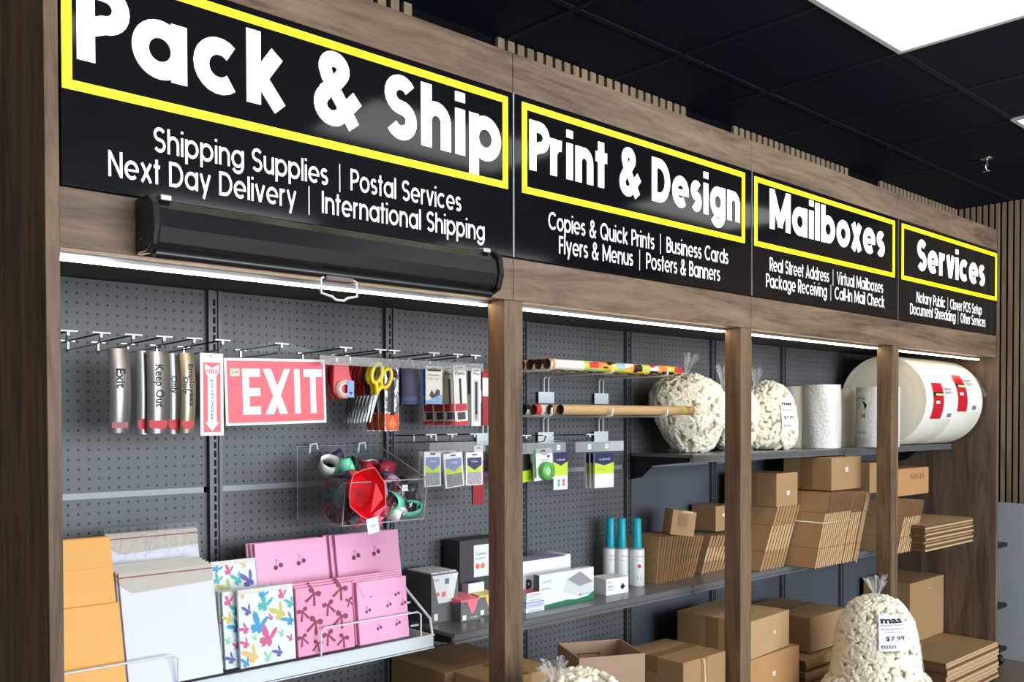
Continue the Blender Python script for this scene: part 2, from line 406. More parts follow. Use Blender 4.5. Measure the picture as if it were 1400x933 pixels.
# grey partition and black rack beyond the unit
pm=mat('partition_gray',(172,178,184),0.5)
b=MB(); b.box(5.36,5.40,-1.5,.62,.0,.945,pm); one(b,'low_partition','pale gray low partition panel standing in front of the oak slat wall','partition',bevel=.003)
t=thing('rolling_rack','black rolling shelf rack hidden behind the right end panel, only shelf tips showing','rack',(5.05,.0,0))
for z in (.70,.345,.09):
    b=MB(); b.box(-.12,.16,.045,.5,z,z+.028,blackmetal); b.build('rack_shelf',t,bevel=.012,seg=3)
for x in (-.08,.12):
    for y in (.19,.46):
        b=MB(); b.tube([(x,y,.09),(x,y,.95)],.011,blackmetal); b.build('rack_post',t)
for x in (-.08,.12):
    for y in (.085,.46):
        b=MB(); b.lathe([(0,-.012),(.032,-.012),(.035,0),(.032,.012),(0,.012)],blackmetal,20,(x,y,.036),'x'); b.tube([(x,y,.04),(x,y+.01,.09)],.012,blackmetal); b.build('caster',t)

# ------------------------------------------------------------------ the wooden wall unit
L=1.22
U=thing('wall_display_unit','long dark wood wall display unit with header, posts, end panels and lit shelves','display unit',(0,0,0))
b=MB(); b.box(-.027,0,-.006,.66,0,2.505,wood_dk,front=wood_z); b.build('end_panel',U,bevel=.0015)
b=MB(); b.box(4.88,4.906,-.006,.66,0,2.505,wood_dk,front=wood_z); b.build('end_panel',U,bevel=.0015)
for i in range(4):
    x0,x1=L*i+.001,L*(i+1)-.001
    b=MB(); b.box(x0,x1,0,.06,2.388,2.503,wood_x); b.build('header_board',U,bevel=.0012)
    b=MB(); b.box(x0,x1,0,.06,1.795,1.915,wood_x); b.build('header_board',U,bevel=.0012)
b=MB(); b.box(0,4.88,.055,.62,1.822,1.84,mat('soffit_gray',(70,66,62),0.6)); b.build('soffit',U)
b=MB(); b.box(0,4.88,.02,.06,1.915,2.39,blackmetal); b.build('sign_backing',U)
for xc in (1.222,2.411,3.642):
    b=MB(); b.box(xc-.036,xc+.036,.0,.072,.0,1.794,wood_z); b.build('post',U,bevel=.002)
for i,(x0,x1) in enumerate(((.02,1.183),(1.262,2.372),(2.452,3.602),(3.684,4.82))):
    b=MB(); b.box(x0,x1,.062,.088,1.786,1.806,alu); ch_=b.build('light_channel',U)
    led_m=mat('led_warm',(255,228,190),0.5,emit=LED)
    b=MB(); b.box(x0+.003,x1-.003,.066,.084,1.781,1.786,led_m); b.build('led_diffuser',ch_)
# ------------------------------------------------------------------ lightbox signs
SG='illuminated service signs'
SIGNS=[
 ('black lightbox sign reading Pack & Ship, the biggest one, nearest the viewer',
  ('Pack & Ship',.035,1.170,2.172,.166),[('Shipping Supplies','Postal Services',.187,.608,.641,.672,1.024,2.018),('Next Day Delivery','International Shipping',.094,.522,.556,.591,1.108,1.950)],(.007,1.197)),
 ('black lightbox sign reading Print & Design, second from the left',
  ('Print & Design',1.281,2.357,2.180,.146),[('Copies & Quick Prints','Business Cards',1.359,1.857,1.890,1.923,2.284,2.018),('Flyers & Menus','Posters & Banners',1.404,1.747,1.781,1.815,2.233,1.951)],(1.253,2.392)),
 ('black lightbox sign reading Mailboxes, third from the left',
  ('Mailboxes',2.561,3.519,2.188,.154),[('Real Street Address','Virtual Mailboxes',2.562,3.016,3.050,3.084,3.506,2.025),('Package Receiving','Call-In Mail Check',2.537,2.999,3.032,3.066,3.521,1.960)],(2.457,3.622)),
 ('black lightbox sign reading Services, the farthest and rightmost',
  ('Services',3.861,4.695,2.170,.152),[('Notary Public','Clover POS Setup',3.855,4.184,4.215,4.246,4.657,2.013),('Document Shredding','Other Services',3.785,4.311,4.344,4.376,4.709,1.952)],(3.695,4.868)),
]
for i,(lab,(tt,tx0,tx1,tz,cap),subs,(fx0,fx1)) in enumerate(SIGNS):
    t=thing('lightbox_sign',lab,'sign',(0,0,0),group=SG)
    b=MB(); b.box(L*i+.004,L*(i+1)-.004,-.003,.02,1.918,2.386,black_gl); b.build('sign_panel',t,bevel=.0015)
    b=MB(); w=.019; z0,z1=2.109,2.370
    for (a,c,d,e) in ((fx0,fx1,z0,z0+w),(fx0,fx1,z1-w,z1),(fx0,fx0+w,z0+w,z1-w),(fx1-w,fx1,z0+w,z1-w)): b.box(a,c,-.0045,-.003,d,e,yellow_e)
    b.build('yellow_border',t)
    b=MB(); letter(b,tt,tx0,tx1,tz,cap,.224,.092,white_e,-.005); b.build('title_lettering',t)
    b=MB()
    for (l,r_,a0,a1,bar,c0,c1,z) in subs:
        letter(b,l,a0,a1,z,.053,.135,.10,white_p,-.0046); letter(b,r_,c0,c1,z,.053,.135,.10,white_p,-.0046)
        b.rect(bar-.0012,bar+.0012,z-.010,z+.058,-.0046,white_p)
    b.build('service_lettering',t)
    b=MB(); b.box(L*(i+1)-.0035,L*(i+1)+.0015,-.0045,.004,1.918,2.386,alu); b.build('edge_trim',t)

# ------------------------------------------------------------------ projector screen case
t=thing('roller_screen','long black roll-up screen case mounted under the biggest sign','roller screen',(0,0,0))
pr=[(-.002,1.90),(-.060,1.905),(-.082,1.885),(-.090,1.845),(-.078,1.812),(-.055,1.802),(-.002,1.806)]
case_m=mat('screen_case',(20,20,22),0.3,spec=0.5)
b=MB(); b.prism(pr,'x',.162,1.085,case_m); b.build('screen_case',t,bevel=.004)
for x in (.148,1.085):
    b=MB(); q=[(-.001,1.912),(-.066,1.912),(-.090,1.892),(-.096,1.845),(-.083,1.806),(-.055,1.794),(-.001,1.796)]; b.prism(q,'x',x,x+.016,blackmetal); c_=b.build('end_cap',t,bevel=.004)
    s=MB(); s.lathe([(0,-.0165),(.003,-.0155),(.003,-.013),(0,-.013)] if x<1 else [(0,.030),(.003,.0295),(.003,.016),(0,.016)],chrome,10,(x+.016 if x<1 else x-.014,-.03,1.825),'x'); s.build('screw',c_)
b=MB(); b.tube([(.168,-.050,1.797),(1.09,-.050,1.797)],.011,case_m,12); b.build('weight_bar',t)
b=MB(); b.box(.565,.640,-.066,-.046,1.779,1.792,mat('bracket_brown',(96,80,70),0.4)); hb=b.build('handle_bracket',t,bevel=.002)
b=MB(); b.tube([(.560,-.06,1.786),(.552,-.062,1.782),(.552,-.064,1.748),(.580,-.066,1.742),(.590,-.066,1.735),(.612,-.066,1.735),(.622,-.066,1.742),(.650,-.064,1.748),(.650,-.062,1.782),(.642,-.06,1.786)],.0032,white_metal,8); b.build('pull_handle',hb)
for x in (.185,1.06):
    b=MB(); b.box(x-.012,x+.012,-.072,-.004,1.903,1.915,alu); b.build('mount_clip',t,bevel=.002)

# ------------------------------------------------------------------ gondola shelving behind
UP=[-.022+.605*k for k in range(9)]      # slotted uprights every .605 m
UP[0]=-.022
G=thing('pegboard_gondola','gray pegboard shelving back with slotted uprights and base deck','shelving',(0,0,0))
YB=.575
for k in range(8):
    x0,x1=UP[k]+.020,UP[k+1]-.020
    if k==0: x0=.0
    top=1.82
    def panel(z0,z1,m,off=(0,0)):
        q=MB(); q.box(x0-off[0],x1-off[0],YB,YB+.012,z0-off[1],z1-off[1],m)
        return q.build('back_panel',G,loc=(off[0],0,off[1]))
    if k<4:
        panel(1.262,top,peg_m,(.001,-.0099)); panel(.12,1.246,peg_m,(-.0005,0))
    else:
        panel(1.262,top,peg_m,(.001,-.0099)); panel(.12,1.246,plain_gray)
    q=MB(); q.box(x0+.005,x1-.012,YB-.004,YB+.010,1.246,1.262,rail_m); q.build('splice_rail',G)
for k in range(1,8):
    x=UP[k]
    b=MB()
    b.box(x-.019,x-.010,YB-.016,YB+.01,.0,1.82,steel_gray); b.box(x+.010,x+.019,YB-.016,YB+.01,.0,1.82,steel_gray)
    b.box(x-.010,x+.010,YB-.010,YB+.01,.0,1.82,steel_gray)
    for j in range(70):
        z=.05+j*.0254
        if z<1.80: b.box(x-.0035,x+.0035,YB-.0108,YB-.0095,z,z+.0185,slot_m)
    b.build('slotted_upright',G)
b=MB(); b.box(.004,4.876,.10,.56,.0,.02,shelf_gray); b.build('base_deck',G,bevel=.003)

# shelves
def shelf(name,x0,x1,ztop,yf,label,group,bracket=True):
    t=thing(name,label,'shelf',(0,0,0),group=group)
    b=MB(); b.box(x0+.003,x1-.003,yf+.006,.553,ztop-.012,ztop,shelf_gray)
    b.build('shelf_deck',t,bevel=.001)
    b=MB(); b.prism([(yf+.006,ztop),(yf,ztop-.003),(yf,ztop-.011),(yf+.006,ztop-.013),(yf+.006,ztop-.022),(yf,ztop-.024),(yf,ztop-.032),(yf+.008,ztop-.033),(yf+.008,ztop)],'x',x0+.003,x1-.003,shelf_gray); b.build('front_lip',t)
    for x in (x0+.004,x1-.007):
        b=MB(); b.prism([(yf+.02,ztop-.013),(.56,ztop-.013),(.56,ztop-.11),(.50,ztop-.10),(.44,ztop-.05),(yf+.02,ztop-.03)],'x',x,x+.003,blackmetal); b.build('bracket',t)
    return t
SZ=.795; UZ=1.312
shelf('wire_lip_shelf',UP[2],UP[4],SZ,.235,'gray lower shelf section carrying the office supplies and spray bottles','metal shelves')
shelf('wire_lip_shelf',UP[4],UP[6],SZ,.235,'gray lower shelf section under the middle rows of leaning flat cartons','metal shelves')
shelf('wire_lip_shelf',UP[6],4.872,SZ,.235,'gray lower shelf section under the rightmost flat cartons','metal shelves')
shelf('wire_lip_shelf',UP[4],UP[6],UZ,.235,'gray upper shelf section under the packing peanut bags','metal shelves')
shelf('wire_lip_shelf',UP[6],4.872,UZ,.235,'gray upper shelf section under the big foam rolls','metal shelves')

# white wire-front rack for mailers
t=thing('mailer_rack','white metal rack with wire fences holding the mailers at lower left','rack',(0,0,0))
ry=.25
b=MB(); b.box(.004,1.125,ry,.55,.762,.770,white_metal); b.box(.004,1.125,ry,ry+.006,.765,.803,white_metal); b.box(.004,1.125,ry-.004,ry+.006,.801,.805,white_metal); b.box(1.119,1.125,ry,.40,.765,.803,white_metal); b.build('tray',t,bevel=.0015)
b=MB(); b.box(.006,1.118,.365,.54,.85,.856,white_metal); b.build('upper_step',t)
for (x0,x1) in ((.006,.343),(.742,1.083)):
    b=MB(); y=.262; b.tube([(x0,y,.800),(x0,y,.870),(x0+.012,y,.879),(x1-.012,y,.877),(x1,y,.868),(x1,y,.800)],.0027,white_metal,8); b.build('wire_fence',t)
b=MB(); b.tube([(1.123,.46,1.0),(1.123,.391,.922),(1.123,.268,.848),(1.123,.258,.802)],.0042,white_metal,8); b.build('end_wire',t)
for (y,z) in ((.35,.884),(.31,.82)):
    b=MB(); b.tube([(1.095,y+.02,z),(1.123,y+.02,z)],.0035,white_metal,8); b.build('wire_peg',t)

# ================================================================== goods
def at(px,py,Y):
    q=_fw*FPX+_rt*(px-CX0)+_up*(CY0-py); t=(Y-CAM.y)/q.y
    return CAM+q*t
def xz(px,py,Y): p=at(px,py,Y); return p.x,p.z
_tc={}
def text_geo(txt,off=0.0):
    k=(txt,off)
    if k not in _tc:
        cu=bpy.data.curves.new('lettering','FONT'); cu.body=txt; cu.size=1; cu.offset=off; cu.resolution_u=2
        t=bpy.data.objects.new('lettering',cu); col.objects.link(t)
        me=bpy.data.meshes.new_from_object(t.evaluated_get(bpy.context.evaluated_depsgraph_get()))
        vs=[(v.co.x,v.co.y) for v in me.vertices]; fs=[tuple(p.vertices) for p in me.polygons]
        bpy.data.objects.remove(t); bpy.data.curves.remove(cu); bpy.data.meshes.remove(me)
        if vs:
            mx=min(v[0] for v in vs); Mx=max(v[0] for v in vs)
            vs=[(v[0]-mx,v[1]) for v in vs]; _tc[k]=(vs,fs,Mx-mx)
        else: _tc[k]=([],[],1)
    return _tc[k]
def text(mb,txt,m,fn,width,height,off=0.0):
    """font text scaled to width x height (cap height about .7 em), fn maps (u,v) to a point"""
    vs,fs,w=text_geo(txt,off)
    mb.add([fn(v[0]/w*width,v[1]/.70*height) for v in vs],fs,m)
def ftext(mb,txt,m,x0,x1,z,h,y,off=0.0): text(mb,txt,m,lambda u,v:(x0+u,y,z+v),x1-x0,h,off)
ink=mat('ink_black',(20,20,24),0.6); ink_g=mat('ink_gray',(120,120,125),0.6); red_ink=mat('ink_red',(200,24,46),0.5)
def peg_hook(X,z,ln,label,group='pegboard hooks',tbar=.042):
    t=thing('pegboard_hook',label,'hook',(X,YB,z),group=group)
    b=MB(); b.box(-.018,.018,-.003,0,-.001,.003,chrome); b.box(-.0025,.0025,-.004,0,-.024,0,chrome); b.build('back_plate',t,bevel=.0008)
    b=MB(); b.tube([(0,-.002,-.022),(0,-ln+.02,-.020),(0,-ln+.006,-.016),(0,-ln,.002)],.0023,chrome,6); b.build('prong',t)
    b=MB(); b.tube([(0,-.002,0),(0,-ln-.005,.004)],.0023,blackmetal,6); b.build('scan_arm',t)
    b=MB(); b.box(-tbar/2,tbar/2,-ln-.010,-ln-.005,.003,.0065,white_metal); b.box(-.003,.003,-ln-.009,-ln-.005,-.006,.004,white_metal); b.build('label_holder',t)
    return t
for i,x in enumerate((.119,.193,.268,.344,.421,.497)):
    peg_hook(x,1.655,.235,['leftmost chrome pegboard hook, half hidden by the left end panel','empty chrome pegboard hook, second from the left end panel','chrome pegboard hook holding the curved Exit plate','chrome pegboard hook holding the Keep Out plates','chrome pegboard hook holding the Employees Only plates','chrome pegboard hook holding the fire extinguisher sign'][i])
hook_x=[(.667,'chrome pegboard hook holding the bagged red EXIT sign'),(.87,'pegboard hook holding the red tape dispensers'),(.99,'pegboard hook holding the scissors'),(1.04,'pegboard hook holding the orange utility knives'),(1.19,'pegboard hook holding the blue cards'),(1.285,'pegboard hook holding the white pen cards'),(1.36,'pegboard hook holding the single pen blister beside the first post')]
for x,l in hook_x: peg_hook(x,1.655,.235,l)
# ---- curved metal plates
brushed=mat('brushed_silver',(172,173,174),0.36,metal=0.85); brushed_c=mat('brushed_champagne',(188,180,156),0.36,metal=0.75)
def plate(label,x0,x1,z0,z1,y,bow,m,words,icon):
    b=MB(); n=14; H=z1-z0
    f=lambda t:y-bow*math.sin(math.pi*t)
    vs=[];fs=[]
    for i in range(n+1):
        t=i/n; z=z0+H*t
        vs+=[(x0,f(t),z),(x1,f(t),z),(x1,f(t)+.0012,z),(x0,f(t)+.0012,z)]
    for i in range(n):
        o=4*i
        for k in range(4): fs.append((o+k,o+(k+1)%4,o+4+(k+1)%4,o+4+k))
    b.add(vs,fs,m,True)
    W_=x1-x0
    for (tx,cu,h,t0,t1) in words:   # cu: offset across, text reads downwards
        text(b,tx,ink,lambda u,v:(x0+W_*cu+v,f((z1-H*t0-u-z0)/H)-.0008,z1-H*t0-u),H*(t1-t0),h,.022)
    if icon=='circle': b.poly([(x0+W_*.5+W_*.42*math.cos(a*.3927),f(.12)-.001,z0+H*.13+W_*.42*math.sin(a*.3927)) for a in range(16)],red_ink)
    if icon=='hand': 
        b.poly([(x0+W_*u,f(.1)-.001,z0+H*v) for u,v in ((.1,.07),(.75,.05),(.92,.09),(.92,.18),(.3,.19),(.1,.16))],red_ink)
    if icon=='bar': b.poly([(x0+W_*u,f(.1)-.001,z0+H*v) for u,v in ((.15,.06),(.9,.06),(.9,.17),(.15,.17))],mat('ink_darkred',(150,40,44),.4))
    return one(b,'metal_sign_plate',label,'sign plate','small metal door sign plates')
plate('curved silver metal plate lettered Exit',.217,.268,1.420,1.627,.362,.012,brushed,[('Exit',.34,.022,.24,.47)],'bar')
plate('silver metal plate tucked behind the Keep Out plate',.288,.330,1.416,1.625,.372,.004,brushed,[],'hand')
plate('silver metal plate lettered Keep Out with a red hand',.309,.363,1.418,1.624,.358,.006,brushed,[('Keep Out',.40,.020,.16,.68)],'hand')
plate('silver metal plate lettered Only, partly covered by the Employees Only plate',.364,.404,1.416,1.622,.372,.006,brushed,[('Only',.30,.014,.28,.50)],'circle')
plate('curved champagne metal plate lettered Employees Only',.392,.430,1.418,1.624,.358,.012,brushed_c,[('Employees',.58,.012,.14,.66),('Only',.18,.012,.30,.52)],'circle')
# ---- fire extinguisher sign
sign_red=mat('sign_red',(214,44,66),0.35); sign_white=mat('sign_white',(244,240,240),0.4)
def rp(b,pts,y,m): b.poly([(p[0],y,p[1]) for p in pts],m)
t=thing('fire_extinguisher_sign','narrow white and red FIRE EXTINGUISHER arrow sign hanging on a hook','sign',(0,0,0))
b=MB(); b.box(.447,.510,.357,.3595,1.411,1.626,sign_white); y=.3565
b.rect(.455,.502,1.420,1.602,y,sign_red)
rp(b,[(.459,1.598),(.4785,1.588),(.498,1.598),(.498,1.576),(.4905,1.566),(.4905,1.446),(.498,1.446),(.4785,1.423),(.459,1.446),(.4665,1.446),(.4665,1.566),(.459,1.576)],y-.0004,sign_white)
ftext(b,'FIRE',sign_red,.4605,.4965,1.573,.011,y-.0008,.02)
for k,ch in enumerate('EXTINGUISHER'): ftext(b,ch,ink,.4750 if ch!='I' else .4776,.4822 if ch!='I' else .4796,1.551-.0089*k,.0070,y-.0008,.015)
b.build('sign_face',t)
b=MB(); b.lathe([(.0035,-.0006),(.0045,-.0006),(.0045,.0006),(.0035,.0006)],ink,14,(.4785,.3566,1.619),'y'); b.build('hang_hole',t)
# ---- EXIT sign in a clear bag
t=thing('exit_sign','red EXIT sign with white letters in a clear plastic bag','sign',(.667,.358,1.53),(0,R(-1.6),0))
b=MB(); b.box(-.152,.152,0,.003,-.090,.090,sign_white); b.rect(-.145,.145,-.083,.083,-.0004,sign_red); b.build('sign_board',t)
b=MB(); y=-.0008
def blk(x,z,w,h): b.rect(x,x+w,z,z+h,y,sign_white)
for (z) in (-.062,-.012,.040): blk(-.103,z,.052,.022)
b.rect(-.103,-.083,-.062,.062,y-.0004,sign_white)
rp(b,[(-.042,.062),(-.018,.062),(.030,-.062),(.006,-.062)],y,sign_white); rp(b,[(.022,.062),(.046-.006,.062),(-.012,-.062),(-.038,-.062)],y-.0003,sign_white)
blk(.052,-.062,.018,.124)
blk(.082,.040,.058,.022); blk(.102,-.062,.018,.102)
b.build('exit_lettering',t)
b=MB(); b.rect(-.137,-.110,.042,.062,-.0012,mat('sticker_cream',(236,226,205),.6)); ftext(b,'5.99',ink,-.133,-.114,.048,.008,-.0016); b.build('price_sticker',t)
b=MB()
n=24; vs=[];fs=[]
for j in range(10):
    for i in range(n+1):
        x=-.158+.316*i/n; z=-.094+.205*j/9; vs.append((x*(1-.1*max(0,j-8)),-.006-.004*math.sin(i*1.1+j*.6)-.002*math.sin(i*2.7-j),z))
for j in range(9):
    for i in range(n): k=j*(n+1)+i; fs.append((k,k+1,k+n+2,k+n+1))
b.add(vs,fs,film_tight,True)
b.add([(-.12,-.004,.108),(.12,-.004,.112),(.10,-.004,.118),(.012,-.004,.138),(-.012,-.004,.138),(-.08,-.004,.116)],[(0,1,2,3,4,5)],film)
b.build('clear_bag',t)
# ---- clear label strips
def strip(label,x0,x1,z0,z1,y,tags=()):
    t=thing('clear_label_strip',label,'label strip',(0,0,0),group='clear label strips')
    b=MB(); b.box(x0,x1,y,y+.0015,z0,z1,strip_m); b.build('plastic_strip',t)
    for x in tags:
        b=MB(); b.rect(x,x+.019,z0+.010,z1-.010,y-.0006,white_paper); ftext(b,'4.99',ink_g,x+.003,x+.016,z0+.016,.007,y-.001); b.build('price_tag',t)
strip('clear label strip above the scissors and pen cards',.783,1.389,1.608,1.634,.328)
strip('clear label strip above the clip bags left of the first post',1.187,1.42,1.348,1.380,.352)
strip('clear label strip above the green tape pack right of the first post',1.560,1.80,1.333,1.371,.352,(1.752,))
strip('clear label strip with two price tags above the white label packs',1.85,2.118,1.333,1.371,.352,(1.915,2.01))
# ---- tape dispensers
red_pl=mat('red_plastic',(196,22,40),0.35); tape_clear=mat('tape_roll',(206,190,180),0.25); blue_lab=mat('label_blue',(130,168,222),.5)
def tape_disp(label,X,Y):
    t=thing('tape_dispenser',label,'tape dispenser',(X,Y,1.535),group='red tape dispensers')
    b=MB(); pr=[(-.030,.085),(.022,.085),(.026,.050),(.034,.030),(.034,-.005),(.018,-.022),(-.012,-.024),(-.030,-.006),(-.032,.020)]
    b.prism(pr,'y',0,.022,red_pl); b.build('dispenser_body',t,bevel=.004)
    b=MB(); b.lathe([(.013,-.008),(.027,-.008),(.027,.030),(.013,.030),(.013,-.008)],tape_clear,24,(.004,0,.006),'y'); tr=b.build('tape_roll',t)
    b=MB(); b.rect(.010,.032,-.018,.030,-.0095,blue_lab); rp(b,[(.014,-.002),(.028,-.002),(.021,-.012)],-.010,mat('label_navy',(24,44,120),.5)); b.build('roll_label',tr)
tape_disp('red tape dispenser with a blue label, front one beside the EXIT sign',.868,.345)
tape_disp('red tape dispenser hanging behind the front one beside the EXIT sign',.872,.395)
tape_disp('red tape dispenser at the back of its hook beside the EXIT sign',.876,.445)
# ---- scissors
steel=mat('blade_steel',(150,152,154),0.34,metal=0.9)
def scissors(label,X,Y,m,m2,tilt,spread):
    t=thing('scissors',label,'scissors',(X,Y,1.540),(0,R(tilt),0),group='scissors on the hook')
    for s in (-1,1):
        b=MB(); k=14; pts=[]; cx=.020*s+.0*s; cz=.046
        for i in range(k):
            a=2*math.pi*i/k; pts.append((cx+.0175*math.cos(a)*(1 if s<0 else .95),(.003*s),cz+.031*math.sin(a)))
        b.tube(pts,.0058,m,8,closed=True); b.tube([(cx-.005*s,.003*s,cz-.026),(.006*s,.003*s,.004),(-.002*s,.003*s,-.014)],.007,m,8,radii=[.006,.0075,.0065]); h=b.build('handle',t)
        b=MB(); pts=[]
        for i in range(k):
            a=2*math.pi*i/k; pts.append((cx+.0120*math.cos(a),(.003*s)-.0015,cz+.0255*math.sin(a)))
        b.tube(pts,.0022,m2,6,closed=True); b.build('grip_lining',h)
        b=MB(); d=spread*s
        b.prism([(.006,-.006),(-.006,-.006),(-.0065*1-d*.55,-.050),(-d-.001,-.100),(-d+.0015,-.100),(.005-d*.4,-.050)],'y',.0015*s-.0008,.0015*s+.0008,steel); b.build('blade',t)
    b=MB(); b.lathe([(0,-.006),(.0035,-.006),(.0035,.006),(0,.006)],steel,12,(0,0,-.010),'y'); b.build('pivot_screw',t)
blk_pl=mat('black_plastic',(20,20,22),.4); yel_pl=mat('yellow_plastic',(240,216,20),.4); gray_pl=mat('gray_plastic',(150,150,140),.5); red_dk=mat('red_plastic_dark',(150,16,26),.4); olive=mat('olive_trim',(110,120,70),.5)
sc=[('yellow handled scissors, front pair on the hook',yel_pl,gray_pl),('yellow handled scissors, second pair behind the front one',yel_pl,olive),('black handled scissors with olive lining behind the yellow pairs',blk_pl,olive),('red handled scissors just behind the black pair with olive lining',red_pl,red_dk),('red handled scissors in the middle of the hook',red_dk,red_pl),('red handled scissors in front of the rearmost black pairs',red_pl,red_dk),('black handled scissors, second from the wall',blk_pl,gray_pl),('black handled scissors, rearmost on the hook',blk_pl,olive)]
for i,(l,m,m2) in enumerate(sc): scissors(l,.985,.342+.0205*i,m,m2,20-1.5*i,.006)
# ---- generic hanging pack
def pack(name,label,cat,x0,x1,z0,z1,y,th,base,zones=(),polys=(),texts=(),group=None,bag=False,tilt=0,hole=True):
    xc=(x0+x1)/2; w=x1-x0; h=z1-z0
    t=thing(name,label,cat,(xc,y,z1),(0,R(tilt),0),group=group)
    b=MB(); b.box(-w/2,w/2,0,th,-h,0,base); e=-.0005
    for (u0,u1,v0,v1,m) in zones: b.rect(-w/2+u0*w,-w/2+u1*w,-h+v0*h,-h+v1*h,e,m); e-=.00025
    for (pts,m) in polys: b.poly([(-w/2+u*w,e,-h+v*h) for u,v in pts],m); e-=.00025
    for (tx,u0,u1,v,hh,m) in texts: ftext(b,tx,m,-w/2+u0*w,-w/2+u1*w,-h+v*h,hh*h,e)
    b.build('printed_card',t,bevel=.0008)
    if hole:
        b=MB(); b.rect(-.010,.010,-.010,-.006,-.0012,ink); b.build('hang_slot',t)
    if bag:
        b=MB(); n=8; vs=[];fs=[]
        for j in range(n+1):
            for i in range(n+1): vs.append((-w/2-.003+(w+.006)*i/n,-.004-.006*math.sin(math.pi*i/n)*math.sin(math.pi*j/n),-h-.004+(h+.006)*j/n))
        for j in range(n):
            for i in range(n): k=j*(n+1)+i; fs.append((k,k+1,k+n+2,k+n+1))
        b.add(vs,fs,film_tight,True); b.build('clear_bag',t)
    return t
orange=mat('orange_plastic',(240,92,36),.4); foil=mat('foil_silver',(200,204,208),.22,metal=.8,bump=.6,vscale=40)
def P4(pa,pb,Y):
    a=at(pa[0],pa[1],Y); b=at(pb[0],pb[1],Y); return a.x,b.x,b.z,a.z
# knives in foil packs
kn=['foil packed utility knife with an orange tip, front one right of the scissors','foil packed utility knife with an orange tip, second behind the yellow scissors','foil packed utility knife with an orange tip, third behind the yellow scissors','foil packed utility knife with an orange tip, rearmost behind the scissors']
for i,l in enumerate(kn):
    x0,x1,z0,z1=P4((528,502),(548,590),.342)
    pack('knife_pack',l,'utility knife',x0,x1,z0,z1,.350+.042*i,.004,foil,[(.05,.95,.02,.28,orange),(.35,.65,.25,.80,blk_pl),(.2,.42,.3,.75,mat('dark_gray',(60,60,64),.4)),(.15,.85,.84,.95,blk_pl)],[([(.2,.1),(.5,.24),(.8,.12),(.6,.03)],mat('orange_light',(250,140,80),.4))],group='foil packed utility knives',tilt=-2*i)
navy_c=mat('card_navy',(28,38,92),.35); blue_c=mat('card_blue',(44,92,170),.35); lblue=mat('card_lightblue',(130,170,214),.4); cardw=mat('card_white',(232,230,222),.45)
bl=['white and blue picture card hanging in front of the navy cards','blue card hanging just behind the white and blue picture card','navy card hanging third from the front beside the utility knives','navy card hanging rearmost beside the utility knives']
x0,x1,z0,z1=P4((582,500),(605,553),.335)
pack('hook_card',bl[0],'card pack',x0,x1,z0,z1,.335,.004,cardw,[(0,1,0,.10,lblue),(.1,.9,.86,.93,ink)],[([(.2,.22),(.35,.38),(.5,.25),(.65,.40),(.85,.36),(.8,.16),(.4,.14)],mat('ink_slate',(66,66,84),.5)),([(.12,.11),(.95,.11),(.95,.26)],lblue)],[('Hooks',.1,.8,.74,.05,ink_g),('Clip Set',.1,.75,.64,.05,ink_g)],group='blue cards on the hook')
x0,x1,z0,z1=P4((577,497),(600,553),.345)
for i in range(3): pack('hook_card',bl[1+i],'card pack',x0,x1,z0,z1,.347+(.05+.055*i if i else .0),.004,[blue_c,navy_c,navy_c][i],[(.1,.9,.1,.2,lblue if i==0 else blue_c)],group='blue cards on the hook')
band=mat('card_red_band',(200,44,58),.45)
pl=['white pen card with a red band, front one left of the first post','white pen card with a red band, second behind the front one','white pen card with a red band, third, half hidden by the white and blue card','white pen card with a red band, rearmost under the white and blue card']
x0,x1,z0,z1=P4((619,499),(637,582),.335)
for i,l in enumerate(pl): pack('pen_card',l,'pen pack',x0,x1,z0,z1,.335+.055*i,.006,cardw,[(0,1,0,.07,band),(.05,.95,.24,.36,band),(.42,.58,.36,.78,blk_pl),(.2,.8,.10,.22,mat('ink_slate',(66,66,84),.5))],texts=[('Pens',.15,.85,.84,.06,ink)],group='white pen cards',tilt=-3)
x0,x1,z0,z1=P4((645,503),(658,583),.335)
pack('pen_card','clear and white blister with one black pen beside the first post','pen pack',x0,x1,z0,z1,.337,.006,cardw,[(.2,.8,.08,.80,mat('blister_gray',(198,200,205),.25)),(.38,.62,.2,.76,ink),(.42,.58,.12,.2,ink_g)],texts=[('Pen',.2,.8,.88,.05,ink)])
x0,x1,z0,z1=P4((640,503),(652,582),.37)
pack('pen_card','gray and white pen blister between the red banded cards and the single pen','pen pack',x0,x1,z0,z1,.385,.006,mat('blister_gray',(198,200,205),.25),[(.3,.7,.55,.95,ink)])
x0,x1,z0,z1=P4((661,505),(672,582),.335)
pack('pen_card','red pen pack half hidden by the first post','pen pack',x0,x1,z0,z1,.34,.006,red_dk,[(0,1,.52,.85,cardw)])
